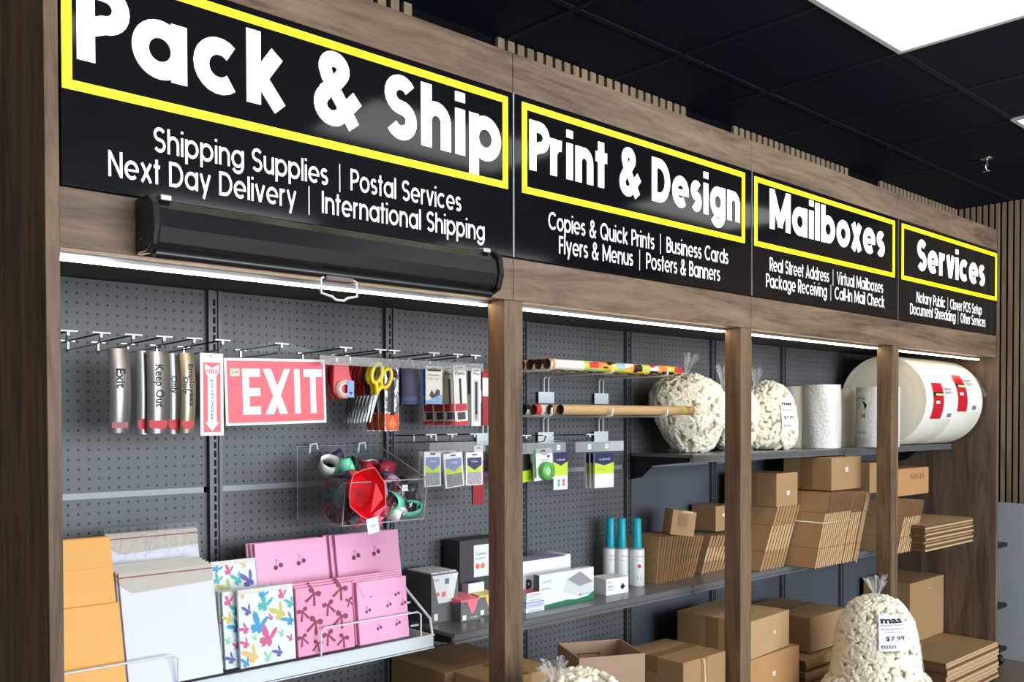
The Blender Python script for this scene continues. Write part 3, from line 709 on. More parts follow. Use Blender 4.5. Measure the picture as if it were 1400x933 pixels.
# ---- clip bags on the second strip
lime=mat('card_lime',(196,220,40),.45); navy2=mat('card_navy_header',(24,34,84),.4); pale_navy=mat('card_pale_navy',(122,134,186),.35); bagfill=mat('bag_clips_gray',(120,130,134),.4,vary=.5,vscale=160); bagfill2=mat('bag_bands_gray',(120,120,122),.4,vary=.35,vscale=120); bagfill3=mat('bag_pins_mixed',(150,140,150),.4,vary=.5,vscale=150)
def clip(label,pa,pb,Y,head,fill,tilt=0):
    x0,x1,z0,z1=P4(pa,pb,Y)
    pack('clip_bag',label,'clip bag',x0,x1,z0,z1,Y,.010,white_paper,[(.08,.92,.03,.40,fill),(.08,.92,.40,.58,lime),(.08,.92,.60,.84,head)],[([(.08,.62),(.92,.62),(.5,.46)],head)],[('Clips',.3,.7,.70,.06,white_paper)],group='clip bags with lime headers',bag=True,tilt=tilt)
clip('lime and navy headed bag of gray clips, leftmost front one left of the first post',(580,618),(603,665),.352,pale_navy,bagfill)
clip('lime and navy headed bag tilted in the middle of its strip',(606,620),(632,666),.352,pale_navy,bagfill2,-5)
clip('lime and navy headed bag of coloured pins, rightmost beside the first post',(637,619),(660,663),.352,navy2,bagfill3)
clip('lime headed bag hanging behind the leftmost clip bag',(574,618),(596,663),.405,pale_navy,bagfill)
clip('lime headed bag hanging behind the tilted clip bag',(602,617),(624,663),.405,pale_navy,bagfill2)
for x,l in ((1.205,'pegboard hook holding the leftmost clip bags'),(1.29,'pegboard hook holding the tilted clip bags'),(1.385,'pegboard hook holding the rightmost clip bag and red pens'),(1.62,'pegboard hook holding the green tape pack'),(1.72,'pegboard hook holding the round label pack'),(1.945,'pegboard hook holding the white label packs')): peg_hook(x,1.400 if x<1.5 else 1.392,.20,l)
x0,x1,z0,z1=P4((652,610),(667,690),.40)
pack('pen_card','long red pen set beside the first post, hanging lowest','pen pack',x0,x1,z0,z1,.42,.008,red_dk,[(.1,.9,.75,1,cardw),(.2,.26,.02,.6,red_pl),(.48,.54,.02,.6,red_pl),(.74,.8,.02,.6,red_pl)])
# ---- right of the first post
green=mat('pack_green',(92,176,84),.35); dgreen=mat('pack_dark_green',(72,120,70),.4)
x0,x1,z0,z1=P4((729,614),(755,656),.352)
t=pack('tape_card','white card with a round green tape roll right of the first post','tape pack',x0,x1,z0,z1,.352,.006,white_paper,[(.0,.12,.1,1,dgreen),(.7,.85,.70,.78,blue_c)],texts=[('Tape',.35,.75,.80,.08,red_ink),('Green',.35,.8,.62,.06,ink_g)],tilt=-3)
b=MB(); b.lathe([(.016,-.020),(.031,-.020),(.033,-.012),(.033,0),(.016,0),(.016,-.020)],green,28,(.006,0,-.079),'y'); b.lathe([(0,-.016),(.016,-.016)],mat('pale_green',(170,214,160),.4),24,(.006,0,-.079),'y'); b.build('tape_roll',t)
x0,x1,z0,z1=P4((724,617),(748,655),.42); pack('tape_card','white tape card hanging behind the green roll card','tape pack',x0,x1,z0,z1,.42,.008,white_paper,[(0,1,0,.6,dgreen)],tilt=-3)
x0,x1,z0,z1=P4((700,622),(726,660),.38); pack('lime_card','black and lime pack just behind the first post','card pack',x0,x1,z0,z1,.385,.01,lime,[(0,1,.4,1,blk_pl)],tilt=-6)
x0,x1,z0,z1=P4((757,619),(776,669),.352)
mint=mat('dot_mint',(96,190,150),.5); pink_d=mat('dot_pink',(226,96,130),.5)
def disc(b,cx,cz,r,y,m,n=16): b.poly([(cx+r*math.cos(2*math.pi*i/n),y,cz+r*math.sin(2*math.pi*i/n)) for i in range(n)],m)
t=pack('label_pack','navy and lime pack of round mint and pink labels','label pack',x0,x1,z0,z1,.352,.004,white_paper,[(0,1,.38,.76,lime),(0,1,.74,1,navy2)],[([(0,.75),(1,.75),(.5,.64)],navy2)],[('Labels',.2,.8,.78,.05,white_paper)],bag=True)
b=MB()
for u,m in ((-.010,mint),(.014,pink_d)):
    for v in (.012,.026): disc(b,u,-(z1-z0)+v+.006,.0068,-.0016,m)
b.build('round_labels',t)
for i in range(3):
    x0,x1,z0,z1=P4((813,620),(839,666),.352)
    pack('label_pack',['navy and lime pack of plain white labels, front one under two price tags','pack of plain white labels, second behind the front one','pack of plain white labels, rearmost with its white edge showing'][i],'label pack',x0,x1,z0,z1,.352+.022*i,.006,white_paper,[(0,1,.40,.78,lime),(0,1,.72,1,navy2)],[([(0,.73),(1,.73),(.5,.64)],navy2)],[('Labels',.25,.8,.80,.05,white_paper),('White',.1,.5,.52,.03,ink_g)],group='packs of white labels',bag=(i==0))
# ---- acrylic bin of ribbon
BX0,BX1,BY0,BY1,BZ0,BZ1,BZF=.835,1.123,.30,.548,1.150,1.372,1.273
t=thing('acrylic_bin','clear acrylic bin full of gift ribbon hung on the pegboard','bin',(0,0,0))
def wallp(name,pts,m=acrylic):
    b=MB(); b.poly(pts,m); return b.build(name,t)
wallp('front_wall',[(BX0,BY0,BZ0),(BX1,BY0,BZ0),(BX1,BY0-.02,BZF),(BX0,BY0-.02,BZF)])
wallp('back_wall',[(BX0,BY1,BZ0),(BX1,BY1,BZ0),(BX1,BY1,BZ1),(BX0,BY1,BZ1)])
for x in (BX0,BX1): wallp('side_wall',[(x,BY0,BZ0),(x,BY1,BZ0),(x,BY1,BZ1),(x,BY1-.06,BZ1-.01),(x,BY0-.02,BZF)])
wallp('bin_floor',[(BX0,BY0,BZ0),(BX1,BY0,BZ0),(BX1,BY1,BZ0),(BX0,BY1,BZ0)])
edge=mat('acrylic_edge',(190,190,200),.2,spec=.6)
b=MB(); r_=.0016
for p,q in (((BX0,BY0,BZ0),(BX1,BY0,BZ0)),((BX0,BY0,BZ0),(BX0,BY1,BZ0)),((BX0,BY0-.02,BZF),(BX1,BY0-.02,BZF)),((BX0,BY1,BZ0),(BX0,BY1,BZ1)),((BX0,BY1,BZ1),(BX1,BY1,BZ1)),((BX1,BY1,BZ1),(BX1,BY0-.02,BZF)),((BX0,BY0,BZ0),(BX0,BY0-.02,BZF)),((BX1,BY0,BZ0),(BX1,BY0-.02,BZF))): b.tube([p,q],r_ if p[1]<.5 or q[1]<.5 else .0008,edge,5)
b.build('bin_edges',t)
for x in (.885,1.06):
    b=MB(); b.tube([(x-.012,BY1-.006,1.350),(x-.010,BY1-.008,1.376),(x+.012,BY1-.006,1.380),(x+.018,BY1-.003,1.360)],.0035,white_metal,8); b.build('hanger_clip',t)
b=MB(); b.rect(1.030,1.050,1.240,1.258,BY0-.0195,white_paper); ftext(b,'1.99',ink_g,1.033,1.047,1.246,.006,BY0-.0202); b.build('price_tag',t)
RB={'maroon':(112,22,40),'dark red':(146,20,36),'navy':(34,32,62),'black':(22,20,26),'emerald':(16,84,60),'teal':(24,74,84),'mint':(90,176,146),'cream':(224,220,196),'mauve':(146,120,142),'brown':(84,50,48),'pink':(196,70,96),'white':(214,210,216),'rust':(150,62,48),'purple':(58,40,70)}
def satin(n): return mat('satin_'+n.replace(' ','_'),tuple(min(255,int(v*1.3+10)) for v in RB[n]),.32,spec=.5)
rng=random.Random(11)
def ribbon_loop(label,cn,x,y,z,rad,w,rot,turns=1.25):
    b=MB(); n=22; vs=[];fs=[]
    for i in range(n+1):
        a=2*math.pi*turns*i/n; r2=rad*(1+.30*i/n)*(1+.18*math.sin(2.3*a+x*40))
        for s in (-1,1): vs.append((r2*math.cos(a),s*w/2+.006*math.sin(a*1.7),r2*.8*math.sin(a)))
    for i in range(n): fs.append((2*i,2*i+1,2*i+3,2*i+2))
    b.add(vs,fs,satin(cn),True)
    o=b.build('ribbon_curl',None,loc=(x,y,z),rot=rot)
    md=o.modifiers.new('thick','SOLIDIFY'); md.thickness=.0012
    return tag(o,label,'ribbon','ribbon curls in the bin')
spots=[('cream',.872,.43,1.318,'at the back left corner, standing above the bin side'),('mint',.912,.40,1.312,'sticking up left of the big red bow'),('emerald',.955,.45,1.312,'at the back behind the big red bow'),('navy',.945,.50,1.326,'highest at the back of the bin'),('maroon',.99,.47,1.312,'right behind the big red bow at the rim'),('dark red',1.015,.43,1.300,'at the rim right of the big red bow'),('cream',1.035,.46,1.302,'flat across the top right of the heap'),('maroon',1.065,.42,1.292,'under the top right rim'),('teal',1.095,.48,1.306,'in the back right corner above the heap'),
('purple',.868,.36,1.265,'against the left side wall'),('navy',.862,.42,1.23,'low against the left side wall'),('white',.880,.335,1.240,'pressed to the front left of the bin'),('brown',.915,.35,1.235,'left of the big red bow'),('rust',.918,.37,1.27,'above the brown curl'),('black',.872,.34,1.185,'in the lower left corner'),('maroon',.868,.40,1.178,'on the bin floor at the left'),('dark red',.895,.335,1.180,'on the floor at the front left'),('brown',.93,.33,1.188,'on the floor left of the white tag'),
('mauve',1.050,.335,1.232,'behind the price tag on the front wall'),('white',1.070,.33,1.218,'crossing the mauve curl'),('maroon',1.030,.345,1.205,'in the middle right of the heap'),('pink',1.075,.34,1.200,'below the white curl on the right'),('emerald',1.055,.325,1.186,'at the lower right of the bin'),('mint',1.020,.322,1.205,'lying across the emerald curl'),('navy',1.095,.345,1.185,'in the lower right corner'),('black',1.100,.33,1.222,'against the right side wall'),('dark red',1.000,.335,1.185,'on the floor right of the white tag'),('mint',1.085,.320,1.180,'at the front right bottom edge'),('pink',.972,.318,1.172,'under the white tag'),('white',1.030,.316,1.172,'on the floor at the front right'),('purple',1.085,.38,1.25,'at the upper right inside the bin'),('black',.995,.38,1.22,'directly behind the big red bow'),('teal',.935,.44,1.275,'behind the mint curl'),('maroon',.90,.45,1.24,'deep at the back left')]
for cn,x,y,z,wh in spots:
    ribbon_loop(f'{cn} satin ribbon curl {wh}',cn,x,y,z,rng.uniform(.021,.034),rng.uniform(.030,.050),(rng.uniform(-.9,.9),rng.uniform(0,6),rng.uniform(-1.2,1.2)))
names=list(RB)
for i in range(40):
    cn=('maroon','black','navy','dark red','purple','brown','emerald','mauve','black','maroon','teal')[i%11]
    ribbon_loop('small dark satin ribbon curl buried in the middle of the bin',cn,rng.uniform(.868,1.094),rng.uniform(.330,.44),rng.uniform(1.180,1.268),rng.uniform(.022,.033),rng.uniform(.034,.056),(rng.uniform(-1.2,1.2),rng.uniform(0,6),rng.uniform(-1.4,1.4)))
# the big red pull bow, an open faceted cup with a pointed end
t=thing('red_gift_bow','big glossy red folded gift bow with a white tag at the front of the bin','gift bow',(.880,.262,1.250))
t.scale=(1.22,1.22,1.22)
redsat=mat('satin_bright_red',(226,20,36),.28,spec=.5)
b=MB(); N=13; rim=[]; 
for i in range(N):
    a=2*math.pi*i/N+.35; rr=.052*(1+.04*((i*7)%3-1)); rim.append(Vector((rr*math.cos(a)*1.0,-.020+.008*math.sin(i*2.1),rr*1.08*math.sin(a)-.002)))
rim[9]=rim[9]+Vector((.010,0,-.014))
inner=[Vector((p.x*.62+.004,.022,p.z*.62)) for p in rim]; c_=Vector((.012,.042,-.010))
vs=rim+inner+[c_]; fs=[]
for i in range(N):
    j=(i+1)%N; fs+= [(i,j,N+j,N+i),(N+i,N+j,2*N)]
b.add(vs,fs,redsat); o=b.build('bow_cup',t); md=o.modifiers.new('thick','SOLIDIFY'); md.thickness=.0015
b=MB(); b.tube([p*1.0 for p in rim],.0016,mat('satin_red_edge',(244,96,96),.3),6,closed=True); b.build('bow_edging',t)
b=MB(); b.add([(.006,-.022,-.052),(.018,-.026,.02),(.040,-.024,-.018)],[(0,1,2)],redsat); b.build('bow_fold',t)
b=MB(); b.box(-.020,.012,-.026,-.0255,-.098,-.062,white_paper); ftext(b,'0.99',ink_g,-.010,.002,-.084,.006,-.0265); b.build('paper_tag',t,rot=(0,R(-10),0))

# ------------------------------------------------------------------ mailers on the rack
def mailer(name,label,cat,x0,w,h,y,z,lean,t,m,deco=None,group=None,flap=None,edge_m=None,yaw=0):
    b=MB(); n=6
    # softly puffed slab
    b.box(0,w,0,t,0,h,edge_m or m,front=m,top=edge_m or m)
    if deco: deco(b,w,h)
    o=b.build(name,bevel=min(.002,t*.4),loc=(x0,y,z),rot=(R(-lean),0,R(yaw)))
    tag(o,label,cat,group)
    if flap: flap(o,w,h)
    return o
def P2(b,pts,y,m): b.poly([(p[0],y,p[1]) for p in pts],m)
# padded yellow envelopes
yel=mat('envelope_gold',(240,176,84),.55,vary=.04,vscale=6)
def yflap(o,w,h):
    b=MB(); b.box(0.002,w-.002,-.0016,0,h*.80,h-.002,mat('envelope_gold_flap',(236,172,80),.5)); b.build('closing_flap',o,bevel=.0006)
for i,(l,hh,zz,yy,fl_) in enumerate((('short golden padded envelope in front at the left end panel',.215,.805,.272,None),('tall golden padded envelope right behind the short one',.372,.806,.285,yflap),('golden padded envelope third from the front at the left end panel',.372,.806,.300,yflap),('rearmost golden padded envelope at the left end panel',.370,.806,.315,yflap))):
    mailer('padded_envelope',l,'envelope',.012-.002*i,.212,hh,yy,zz,13,.010,yel,group='golden padded envelopes',flap=fl_)
# white rigid mailers
wm=mat('mailer_white',(222,225,236),.5); flapg=mat('mailer_flap_kraft_gray',(196,188,178),.6); edge_k=mat('mailer_edge',(206,198,188),.7); tear=mat('tear_strip_red',(150,40,56),.5)
def wflap(o,w,h):
    b=MB(); b.poly([(0,-.0014,h),(w,-.0014,h),(w,-.0014,h-.034),(w-.004,-.0014,h-.044),(.030,-.0014,h-.052),(.0,-.0014,h-.030)],flapg); f=b.build('closing_flap',o)
    b=MB(); b.quad((0,-.002,h-.014),(w,-.002,h-.014),(w,-.002,h-.011),(0,-.002,h-.011),tear); b.build('tear_strip',f)
wl=['white rigid photo mailer, front one of its leaning stack','white rigid photo mailer, second of the front stack','white rigid photo mailer, third of the front stack','white rigid photo mailer, fourth of the front stack','white rigid photo mailer, fifth and last of the front stack']
for i,l in enumerate(wl): mailer('rigid_mailer',l,'mailer',.229-.004*i,.236,.282+.004*i,.272+.0095*i,.806,13.5,.006,wm,group='white rigid mailers',flap=wflap,edge_m=edge_k)
for i in range(4):
    o=mailer('rigid_mailer',['white rigid mailer in a clear bag, front one of the taller bundle behind','white rigid mailer in the taller bagged bundle, second one','white rigid mailer in the taller bagged bundle, third one','white rigid mailer in the taller bagged bundle, rearmost one'][i],'mailer',.236+.001*i,.236,.312,.376+.008*i,.858,12,.006,wm,group='bagged white mailers',flap=wflap,edge_m=edge_k)
    if i==0:
        b=MB(); n=10; vs=[];fs=[]
        for j in range(n+1):
            for k in range(n+1): vs.append((-.004+.244*k/n,-.006-.003*math.sin(k*1.7+j*1.3),.20+.128*j/n))
        for j in range(n):
            for k in range(n): q=j*(n+1)+k; fs.append((q,q+1,q+n+2,q+n+1))
        b.add(vs,fs,film,True); b.build('clear_bag',o)
BFC=[mat('print_purple',(98,84,172),.5),mat('print_blue',(44,152,204),.5),mat('print_teal',(70,180,174),.5),mat('print_pink',(214,82,142),.5),mat('print_olive',(204,196,96),.5),mat('print_gold',(236,188,112),.5),mat('print_mint',(150,206,170),.5)]
pale=mat('mailer_pale_ice',(226,238,244),.45)
def butterfly(b,cx,cz,s,an,m,y):
    def tr(pts): 
        c,q=math.cos(an),math.sin(an); return [(cx+s*(u*c-v*q),cz+s*(u*q+v*c)) for u,v in pts]
    P2(b,tr([(0,.05),(-.30,.60),(-.80,1.05),(-1.25,1.12),(-1.10,.62),(-.72,.18),(-.30,-.02)]),y,m)
    P2(b,tr([(0,.06),(-.40,.06),(-.86,-.12),(-.80,-.52),(-.48,-.62),(-.52,-.88),(-.22,-.70),(-.02,-.30)]),y-.00005,m)
    P2(b,tr([(0,.05),(.02,.60),(.18,1.05),(.42,1.20),(.46,.70),(.32,.22),(.12,-.02)]),y-.0001,m)
    P2(b,tr([(-.02,.06),(.22,.02),(.40,-.22),(.30,-.56),(.08,-.66),(-.04,-.35)]),y-.00015,m)
    P2(b,tr([(-.05,.32),(.05,.32),(.05,-.5),(-.05,-.5)]),y-.0002,m)
bf=[(.10,.92,.010,.3,5),(.45,.90,.020,-.9,1),(.80,.86,.030,-.4,3),(.18,.72,.024,.2,0),(.48,.76,.024,-.6,2),(.76,.64,.024,.4,4),(.97,.74,.018,.2,2),(.10,.50,.018,.7,3),(.36,.50,.028,-.5,1),(.57,.60,.010,.9,3),(.93,.53,.018,.6,1),(.52,.32,.030,-.4,3),(.12,.31,.014,.4,3),(.76,.36,.010,.2,6),(.24,.15,.024,.4,5),(.70,.13,.030,.5,0),(.50,.08,.014,-.2,6),(.08,.03,.014,.1,1),(.92,.28,.010,.2,3),(.28,.36,.008,.2,6)]
def deco_b(shift):
    def d(b,w,h):
        k=0
        for u,v,s,an,c in bf:
            uu=(u+shift)%1.0; x=uu*w; z=v*h
            if s*1.25<x<w-s*.5 and s*.9<z<h-s*1.2: butterfly(b,x,z,s,an,BFC[c],-.0006-.00001*k)
            else:
                s2=min(s,.015); x2=min(max(x,s2*1.25),w-s2*.5); z2=min(max(z,s2*.9),h-s2*1.25); butterfly(b,x2,z2,s2,an,BFC[c],-.0006-.00001*k)
            k+=1
    return d
pinkm=mat('mailer_pink',(242,170,206),.42); pinkb=mat('mailer_bow_pink',(242,152,190),.42); darkm=mat('print_burgundy',(140,30,74),.5); cher=mat('print_cherry',(106,20,58),.5)
def bflap(o,w,h):
    b=MB(); b.box(.001,w-.001,-.0012,0,h-.012,h,mat('flap_film',(214,214,206),.4)); b.build('sealed_edge',o,bevel=.0005)
mailer('butterfly_mailer','white butterfly print poly mailer, front one right of the white mailers','mailer',.514,.160,.203,.276,.806,5,.010,pale,deco_b(0),'butterfly mailers',bflap)
for i,l in enumerate(('butterfly print mailer tucked behind the front one at its left','butterfly print mailer, third of the front butterfly stack','butterfly print mailer, fourth of the front butterfly stack')): mailer('butterfly_mailer',l,'mailer',.482-.004*i,.158,.200,.296+.013*i,.806,6,.009,pale,deco_b(.3+.2*i),'butterfly mailers',bflap)
mailer('butterfly_mailer','butterfly print mailer on the upper step, half behind the pink cherry mailer','mailer',.498,.150,.215,.382,.858,10,.010,pale,deco_b(.55),'butterfly mailers',bflap)
def bow(b,cx,cz,s,an,y):
    def tr(pts):
        c,q=math.cos(an),math.sin(an); return [(cx+s*(u*c-v*q),cz+s*(u*q+v*c)) for u,v in pts]
    for sg in (-1,1):
        P2(b,tr([(0,.08),(sg*.34,.44),(sg*.76,.44),(sg*.86,.06),(sg*.62,-.14),(sg*.2,-.10)][::1 if sg<0 else -1]),y,darkm)
        P2(b,tr([(0,-.02),(sg*.16,-.08),(sg*.50,-.75),(sg*.76,-1.20),(sg*.46,-1.34),(sg*.20,-.80),(sg*-.02,-.2)]),y-.0001,darkm)
    P2(b,tr([(-.1,.1),(.1,.1),(.1,-.1),(-.1,-.1)]),y-.0002,darkm)
def deco_bow(b,w,h):
    k=0
    for u,v,s,an in ((.32,.90,.025,-.5),(.80,.92,.025,-.5),(.55,.70,.022,.3),(.10,.66,.020,.3),(.32,.48,.026,-.45),(.78,.50,.025,-.45),(.93,.72,.014,.2),(.52,.26,.022,.35),(.08,.28,.018,.3),(.34,.16,.018,-.3),(.80,.17,.020,-.45)):
        bow(b,u*w,v*h,s,an,-.0006-.00002*k); k+=1
def cherry(b,cx,cz,s,y):
    disc(b,cx-s*.55,cz-s*.1,s*.42,y,cher,12); disc(b,cx+s*.45,cz+s*.25,s*.42,y-.0001,cher,12)
    for p,q in (((cx-s*.55,cz+s*.2),(cx-s*.25,cz+s*1.25)),((cx+s*.45,cz+s*.5),(cx-s*.25,cz+s*1.25))):
        P2(b,[(p[0]-.0006,p[1]),(p[0]+.0006,p[1]),(q[0]+.0006,q[1]),(q[0]-.0006,q[1])],y-.0002,mat('print_stem',(176,84,120),.5))
    P2(b,[(cx-s*.25,cz+s*1.2),(cx-s*.6,cz+s*1.45),(cx-s*.35,cz+s*1.0)],y-.0003,mat('print_stem',(176,84,120),.5))
def deco_ch(pts,s):
    def d(b,w,h):
        for k,(u,v) in enumerate(pts): cherry(b,u*w,v*h,s,-.0006-.0004*0-.00002*k)
    return d
def cflap(o,w,h):
    b=MB(); b.prism([(0,h),(w,h),(w-.004,h-.045),(w*.12,h-.045)],'y',-.0016,-.0002,mat('mailer_pink_flap',(240,166,204),.4)); b.build('closing_flap',o,bevel=.0005)
def cflap2(o,w,h):
    b=MB(); b.box(0,w,-.0016,-.0002,h-.040,h,mat('mailer_pink_flap',(240,166,204),.4)); b.build('closing_flap',o,bevel=.0005)
c_low=[(.20,.52),(.62,.56),(.92,.55),(.40,.22),(.78,.24),(.30,.76),(.80,.72)]
c_hi=[(.14,.36),(.50,.38),(.82,.40),(.30,.72),(.62,.74),(.30,.08),(.75,.10)]
for i,l in enumerate(('pink ribbon bow print mailer, front one between butterflies and cherries','pink ribbon bow print mailer hidden behind the front bow mailer','pink ribbon bow print mailer, third and rearmost of its stack')): mailer('bow_mailer',l,'mailer',.681+.003*i,.180,.186+.005*i,.276+.013*i,.806,5,.010,pinkb,deco_bow,'bow print mailers')
for i,l in enumerate(('pink cherry print mailer, front one at the right end of the rack','pink cherry print mailer, second of the lower right stack','pink cherry print mailer, third of the lower right stack','pink cherry print mailer, rearmost of the lower right stack')): mailer('cherry_mailer',l,'mailer',.876-.004*i,.174,.180+.004*i,.274+.014*i,.806,6,.011,pinkm,deco_ch(c_low,.0105),'cherry print mailers',cflap if i==0 else None)
for i,l in enumerate(('pink cherry print mailer, front one of the upper middle stack','pink cherry print mailer, second of the upper middle stack','pink cherry print mailer, rearmost of the upper middle stack')): mailer('cherry_mailer',l,'mailer',.628-.006*i,.228,.252,.380+.012*i,.858,10,.010,pinkm,deco_ch(c_hi,.0165),'cherry print mailers',cflap2 if i==0 else None)
for i,l in enumerate(('pink cherry print mailer, front one of the upper right stack','pink cherry print mailer, second of the upper right stack','pink cherry print mailer, rearmost of the upper right stack')): mailer('cherry_mailer',l,'mailer',.886-.012*i,.228,.254,.380+.012*i,.858,10,.010,pinkm,deco_ch(c_hi,.0165),'cherry print mailers',cflap2 if i==0 else None)

# ------------------------------------------------------------------ office supplies on the lower shelf
gray_box=mat('box_charcoal_gray',(92,90,92),.6); gray_box2=mat('box_gray',(112,112,112),.6); gray_lt=mat('box_edge_gray',(150,152,154),.6); wht=mat('box_white',(232,236,238),.5); orange_d=mat('dot_orange',(236,120,90),.5); teal_d=mat('dot_teal',(70,130,140),.5)
t=thing('display_box','tall gray display box of white packs behind the wire end of the mailer rack','box',(1.229,.40,SZ))
b=MB(); w,h=.112,.158; b.box(0,w,0,.14,0,h,gray_box,front=gray_box2); b.build('box_body',t,bevel=.001)
b=MB(); P2(b,[(.004,h-.004),(w-.002,h-.004),(w*.78,.062),(w*.25,.062)],-.0008,wht); disc(b,.050,.090,.009,-.0012,orange_d); disc(b,.026,.092,.007,-.0012,orange_d); b.rect(.055,.072,.122,.140,-.0012,teal_d); ftext(b,'Pads',ink_g,.008,.032,.136,.008,-.0012); b.rect(.010,.026,.008,.030,-.0008,white_paper); b.build('printed_front',t)
for k in range(3):
    b=MB(); b.box(.004+.036*k,.037+.036*k,.006,.134,h-.01,h+.004,wht); b.build('white_pack',t,bevel=.001)
def tray(label,x,y,m,mdark):
    t=thing('note_tray',label,'box',(x,y,SZ)); w,h=.084,.072
    b=MB(); b.prism([(0,0),(.10,0),(.10,.048),(0,.072-.008)],'x',0,w,gray_box2); b.build('tray_body',t,bevel=.001)
    b=MB(); b.prism([(.002,.05),(.098,.05),(.098,.078),(.002,.070)],'x',.003,w-.003,m); P2(b,[(w*.30,.068),(w*.86,.068),(w*.74,.040),(w*.62,.024),(w*.52,.024),(w*.44,.040)],-.0012,m); ftext(b,'Notes',mdark,.006,.030,.054,.008,-.0016); b.build('note_pack',t)
    b=MB(); b.rect(.006,.022,.006,.022,-.0012,white_paper); ftext(b,'4.99',white_paper,w*.46,w*.8,.008,.006,-.0012); b.build('price_label',t)
tray('gray tray of pink sticky notes on the lower shelf, left of the first post',1.310,.35,mat('note_pink',(250,120,140),.5),ink_g)
tray('gray tray of yellow sticky notes partly behind the first post',1.408,.375,mat('note_yellow',(232,206,110),.5),ink_g)
t=thing('mailer_box','large dark gray box with a white label standing behind the sticky note trays','box',(1.40,.465,SZ))
b=MB(); b.box(0,.20,0,.085,0,.245,mat('box_dark_charcoal',(58,58,62),.6)); b.build('box_body',t,bevel=.001)
b=MB(); w=.2; b.rect(.062,.150,.115,.225,-.001,wht); ftext(b,'Cushion',ink,.070,.120,.190,.010,-.0014); ftext(b,'mailers',ink_g,.070,.115,.175,.008,-.0014); disc(b,.078,.152,.010,-.0014,orange_d); disc(b,.102,.152,.010,-.0014,orange_d); b.build('printed_label',t)
t=thing('clip_tray','navy and white tray squeezed between the dark gray box and the first post','box',(1.405,.425,SZ))
b=MB(); b.box(0,.07,0,.036,0,.105,wht,top=navy2); b.build('tray_body',t,bevel=.001)
b=MB(); b.rect(.004,.066,.004,.03,-.001,gray_lt); b.build('tray_band',t)
# right of the post
t=thing('ream_box','white box with a big dark P standing behind the envelope box','box',(1.575,.40,SZ),(0,0,0))
lav=mat('box_lavender',(148,150,196),.5)
b=MB(); b.box(0,.300,0,.10,0,.158,wht,top=lav); b.build('box_body',t,bevel=.0015)
b=MB(); ftext(b,'P',navy2,.072,.100,.040,.052,-.001,.03); b.rect(.112,.128,.0,.09,-.001,mat('box_slate_bar',(70,78,80),.5)); b.build('printed_letter',t)
b=MB(); b.box(.270,.298,.0,.1,.158,.162,wht); b.build('lid_edge',t,bevel=.001)
t=thing('envelope_box','white and green envelope box picturing a gray envelope','box',(1.640,.325,SZ))
grn=mat('box_green',(30,120,80),.45); w,h=.278,.118
b=MB(); b.box(0,w,0,.030,0,h,wht,left=mat('box_side_dark',(80,84,82),.5)); b.build('box_body',t,bevel=.001)
b=MB(); e=-.0008
P2(b,[(0,.006),(w,.006),(w,.032),(w*.88,.016),(w*.66,.012),(w*.5,.016),(0,.010)],e,grn); b.rect(0,w,0,.010,e-.0002,grn)
P2(b,[(w*.44,.045),(w*.50,.088),(w*.74,.110),(w*.98,.066),(w*.97,.028),(w*.70,.020)],e-.0004,mat('print_light_gray',(214,218,218),.5)); P2(b,[(w*.50,.088),(w*.74,.110),(w*.98,.066),(w*.72,.056)],e-.0006,mat('print_mid_gray',(150,152,154),.5))
ftext(b,'mead',mat('ink_pale',(170,190,184),.5),w*.04,w*.20,.088,.012,e-.0004); ftext(b,'security',ink_g,w*.03,w*.20,.066,.006,e-.0004); ftext(b,'Columbian',ink_g,w*.76,w*.92,.024,.005,e-.0008); b.rect(w*.72,w*.75,.022,.029,e-.0008,red_ink)
b.build('printed_front',t)
for i,(l,m) in enumerate((('small white card box, lowest of the little stack beside the first post',wht),('small lavender card box, middle of the little stack beside the first post',lav),('small white card box, third up in the little stack beside the first post',wht),('red topped card box on the little stack beside the first post',mat('box_rose',(200,96,110),.5)))):
    b=MB(); b.box(0,.088,0,.060,0,.0155,wht if i!=1 else mat('box_pale_lav',(200,202,232),.5),top=m); b.rect(.012,.070,.005,.0075,-.0006,lav); one(b,'card_box',l,'box','little card boxes',loc=(1.560+.006*i,.308+.005*i,SZ+.016*i),bevel=.0012)
t=thing('small_box','small white box with a black diamond beside the spray bottles','box',(1.992,.33,SZ),(0,0,R(-4)))
w,h=.118,.062
b=MB(); b.box(0,w,0,.09,0,h,wht); b.build('box_body',t,bevel=.0012)
b=MB(); P2(b,[(w*.62,.026),(w*.72,.014),(w*.84,.026),(w*.73,.040)],-.0008,ink); ftext(b,'Clips',ink,w*.06,w*.22,.046,.005,-.0008); ftext(b,'Binder',ink,w*.07,w*.34,.030,.006,-.0008); ftext(b,'Small',ink_g,w*.07,w*.30,.018,.005,-.0008); b.build('printed_front',t)
teal=mat('cap_teal',(0,166,186),.4); can_w=mat('can_white',(228,232,232),.3)
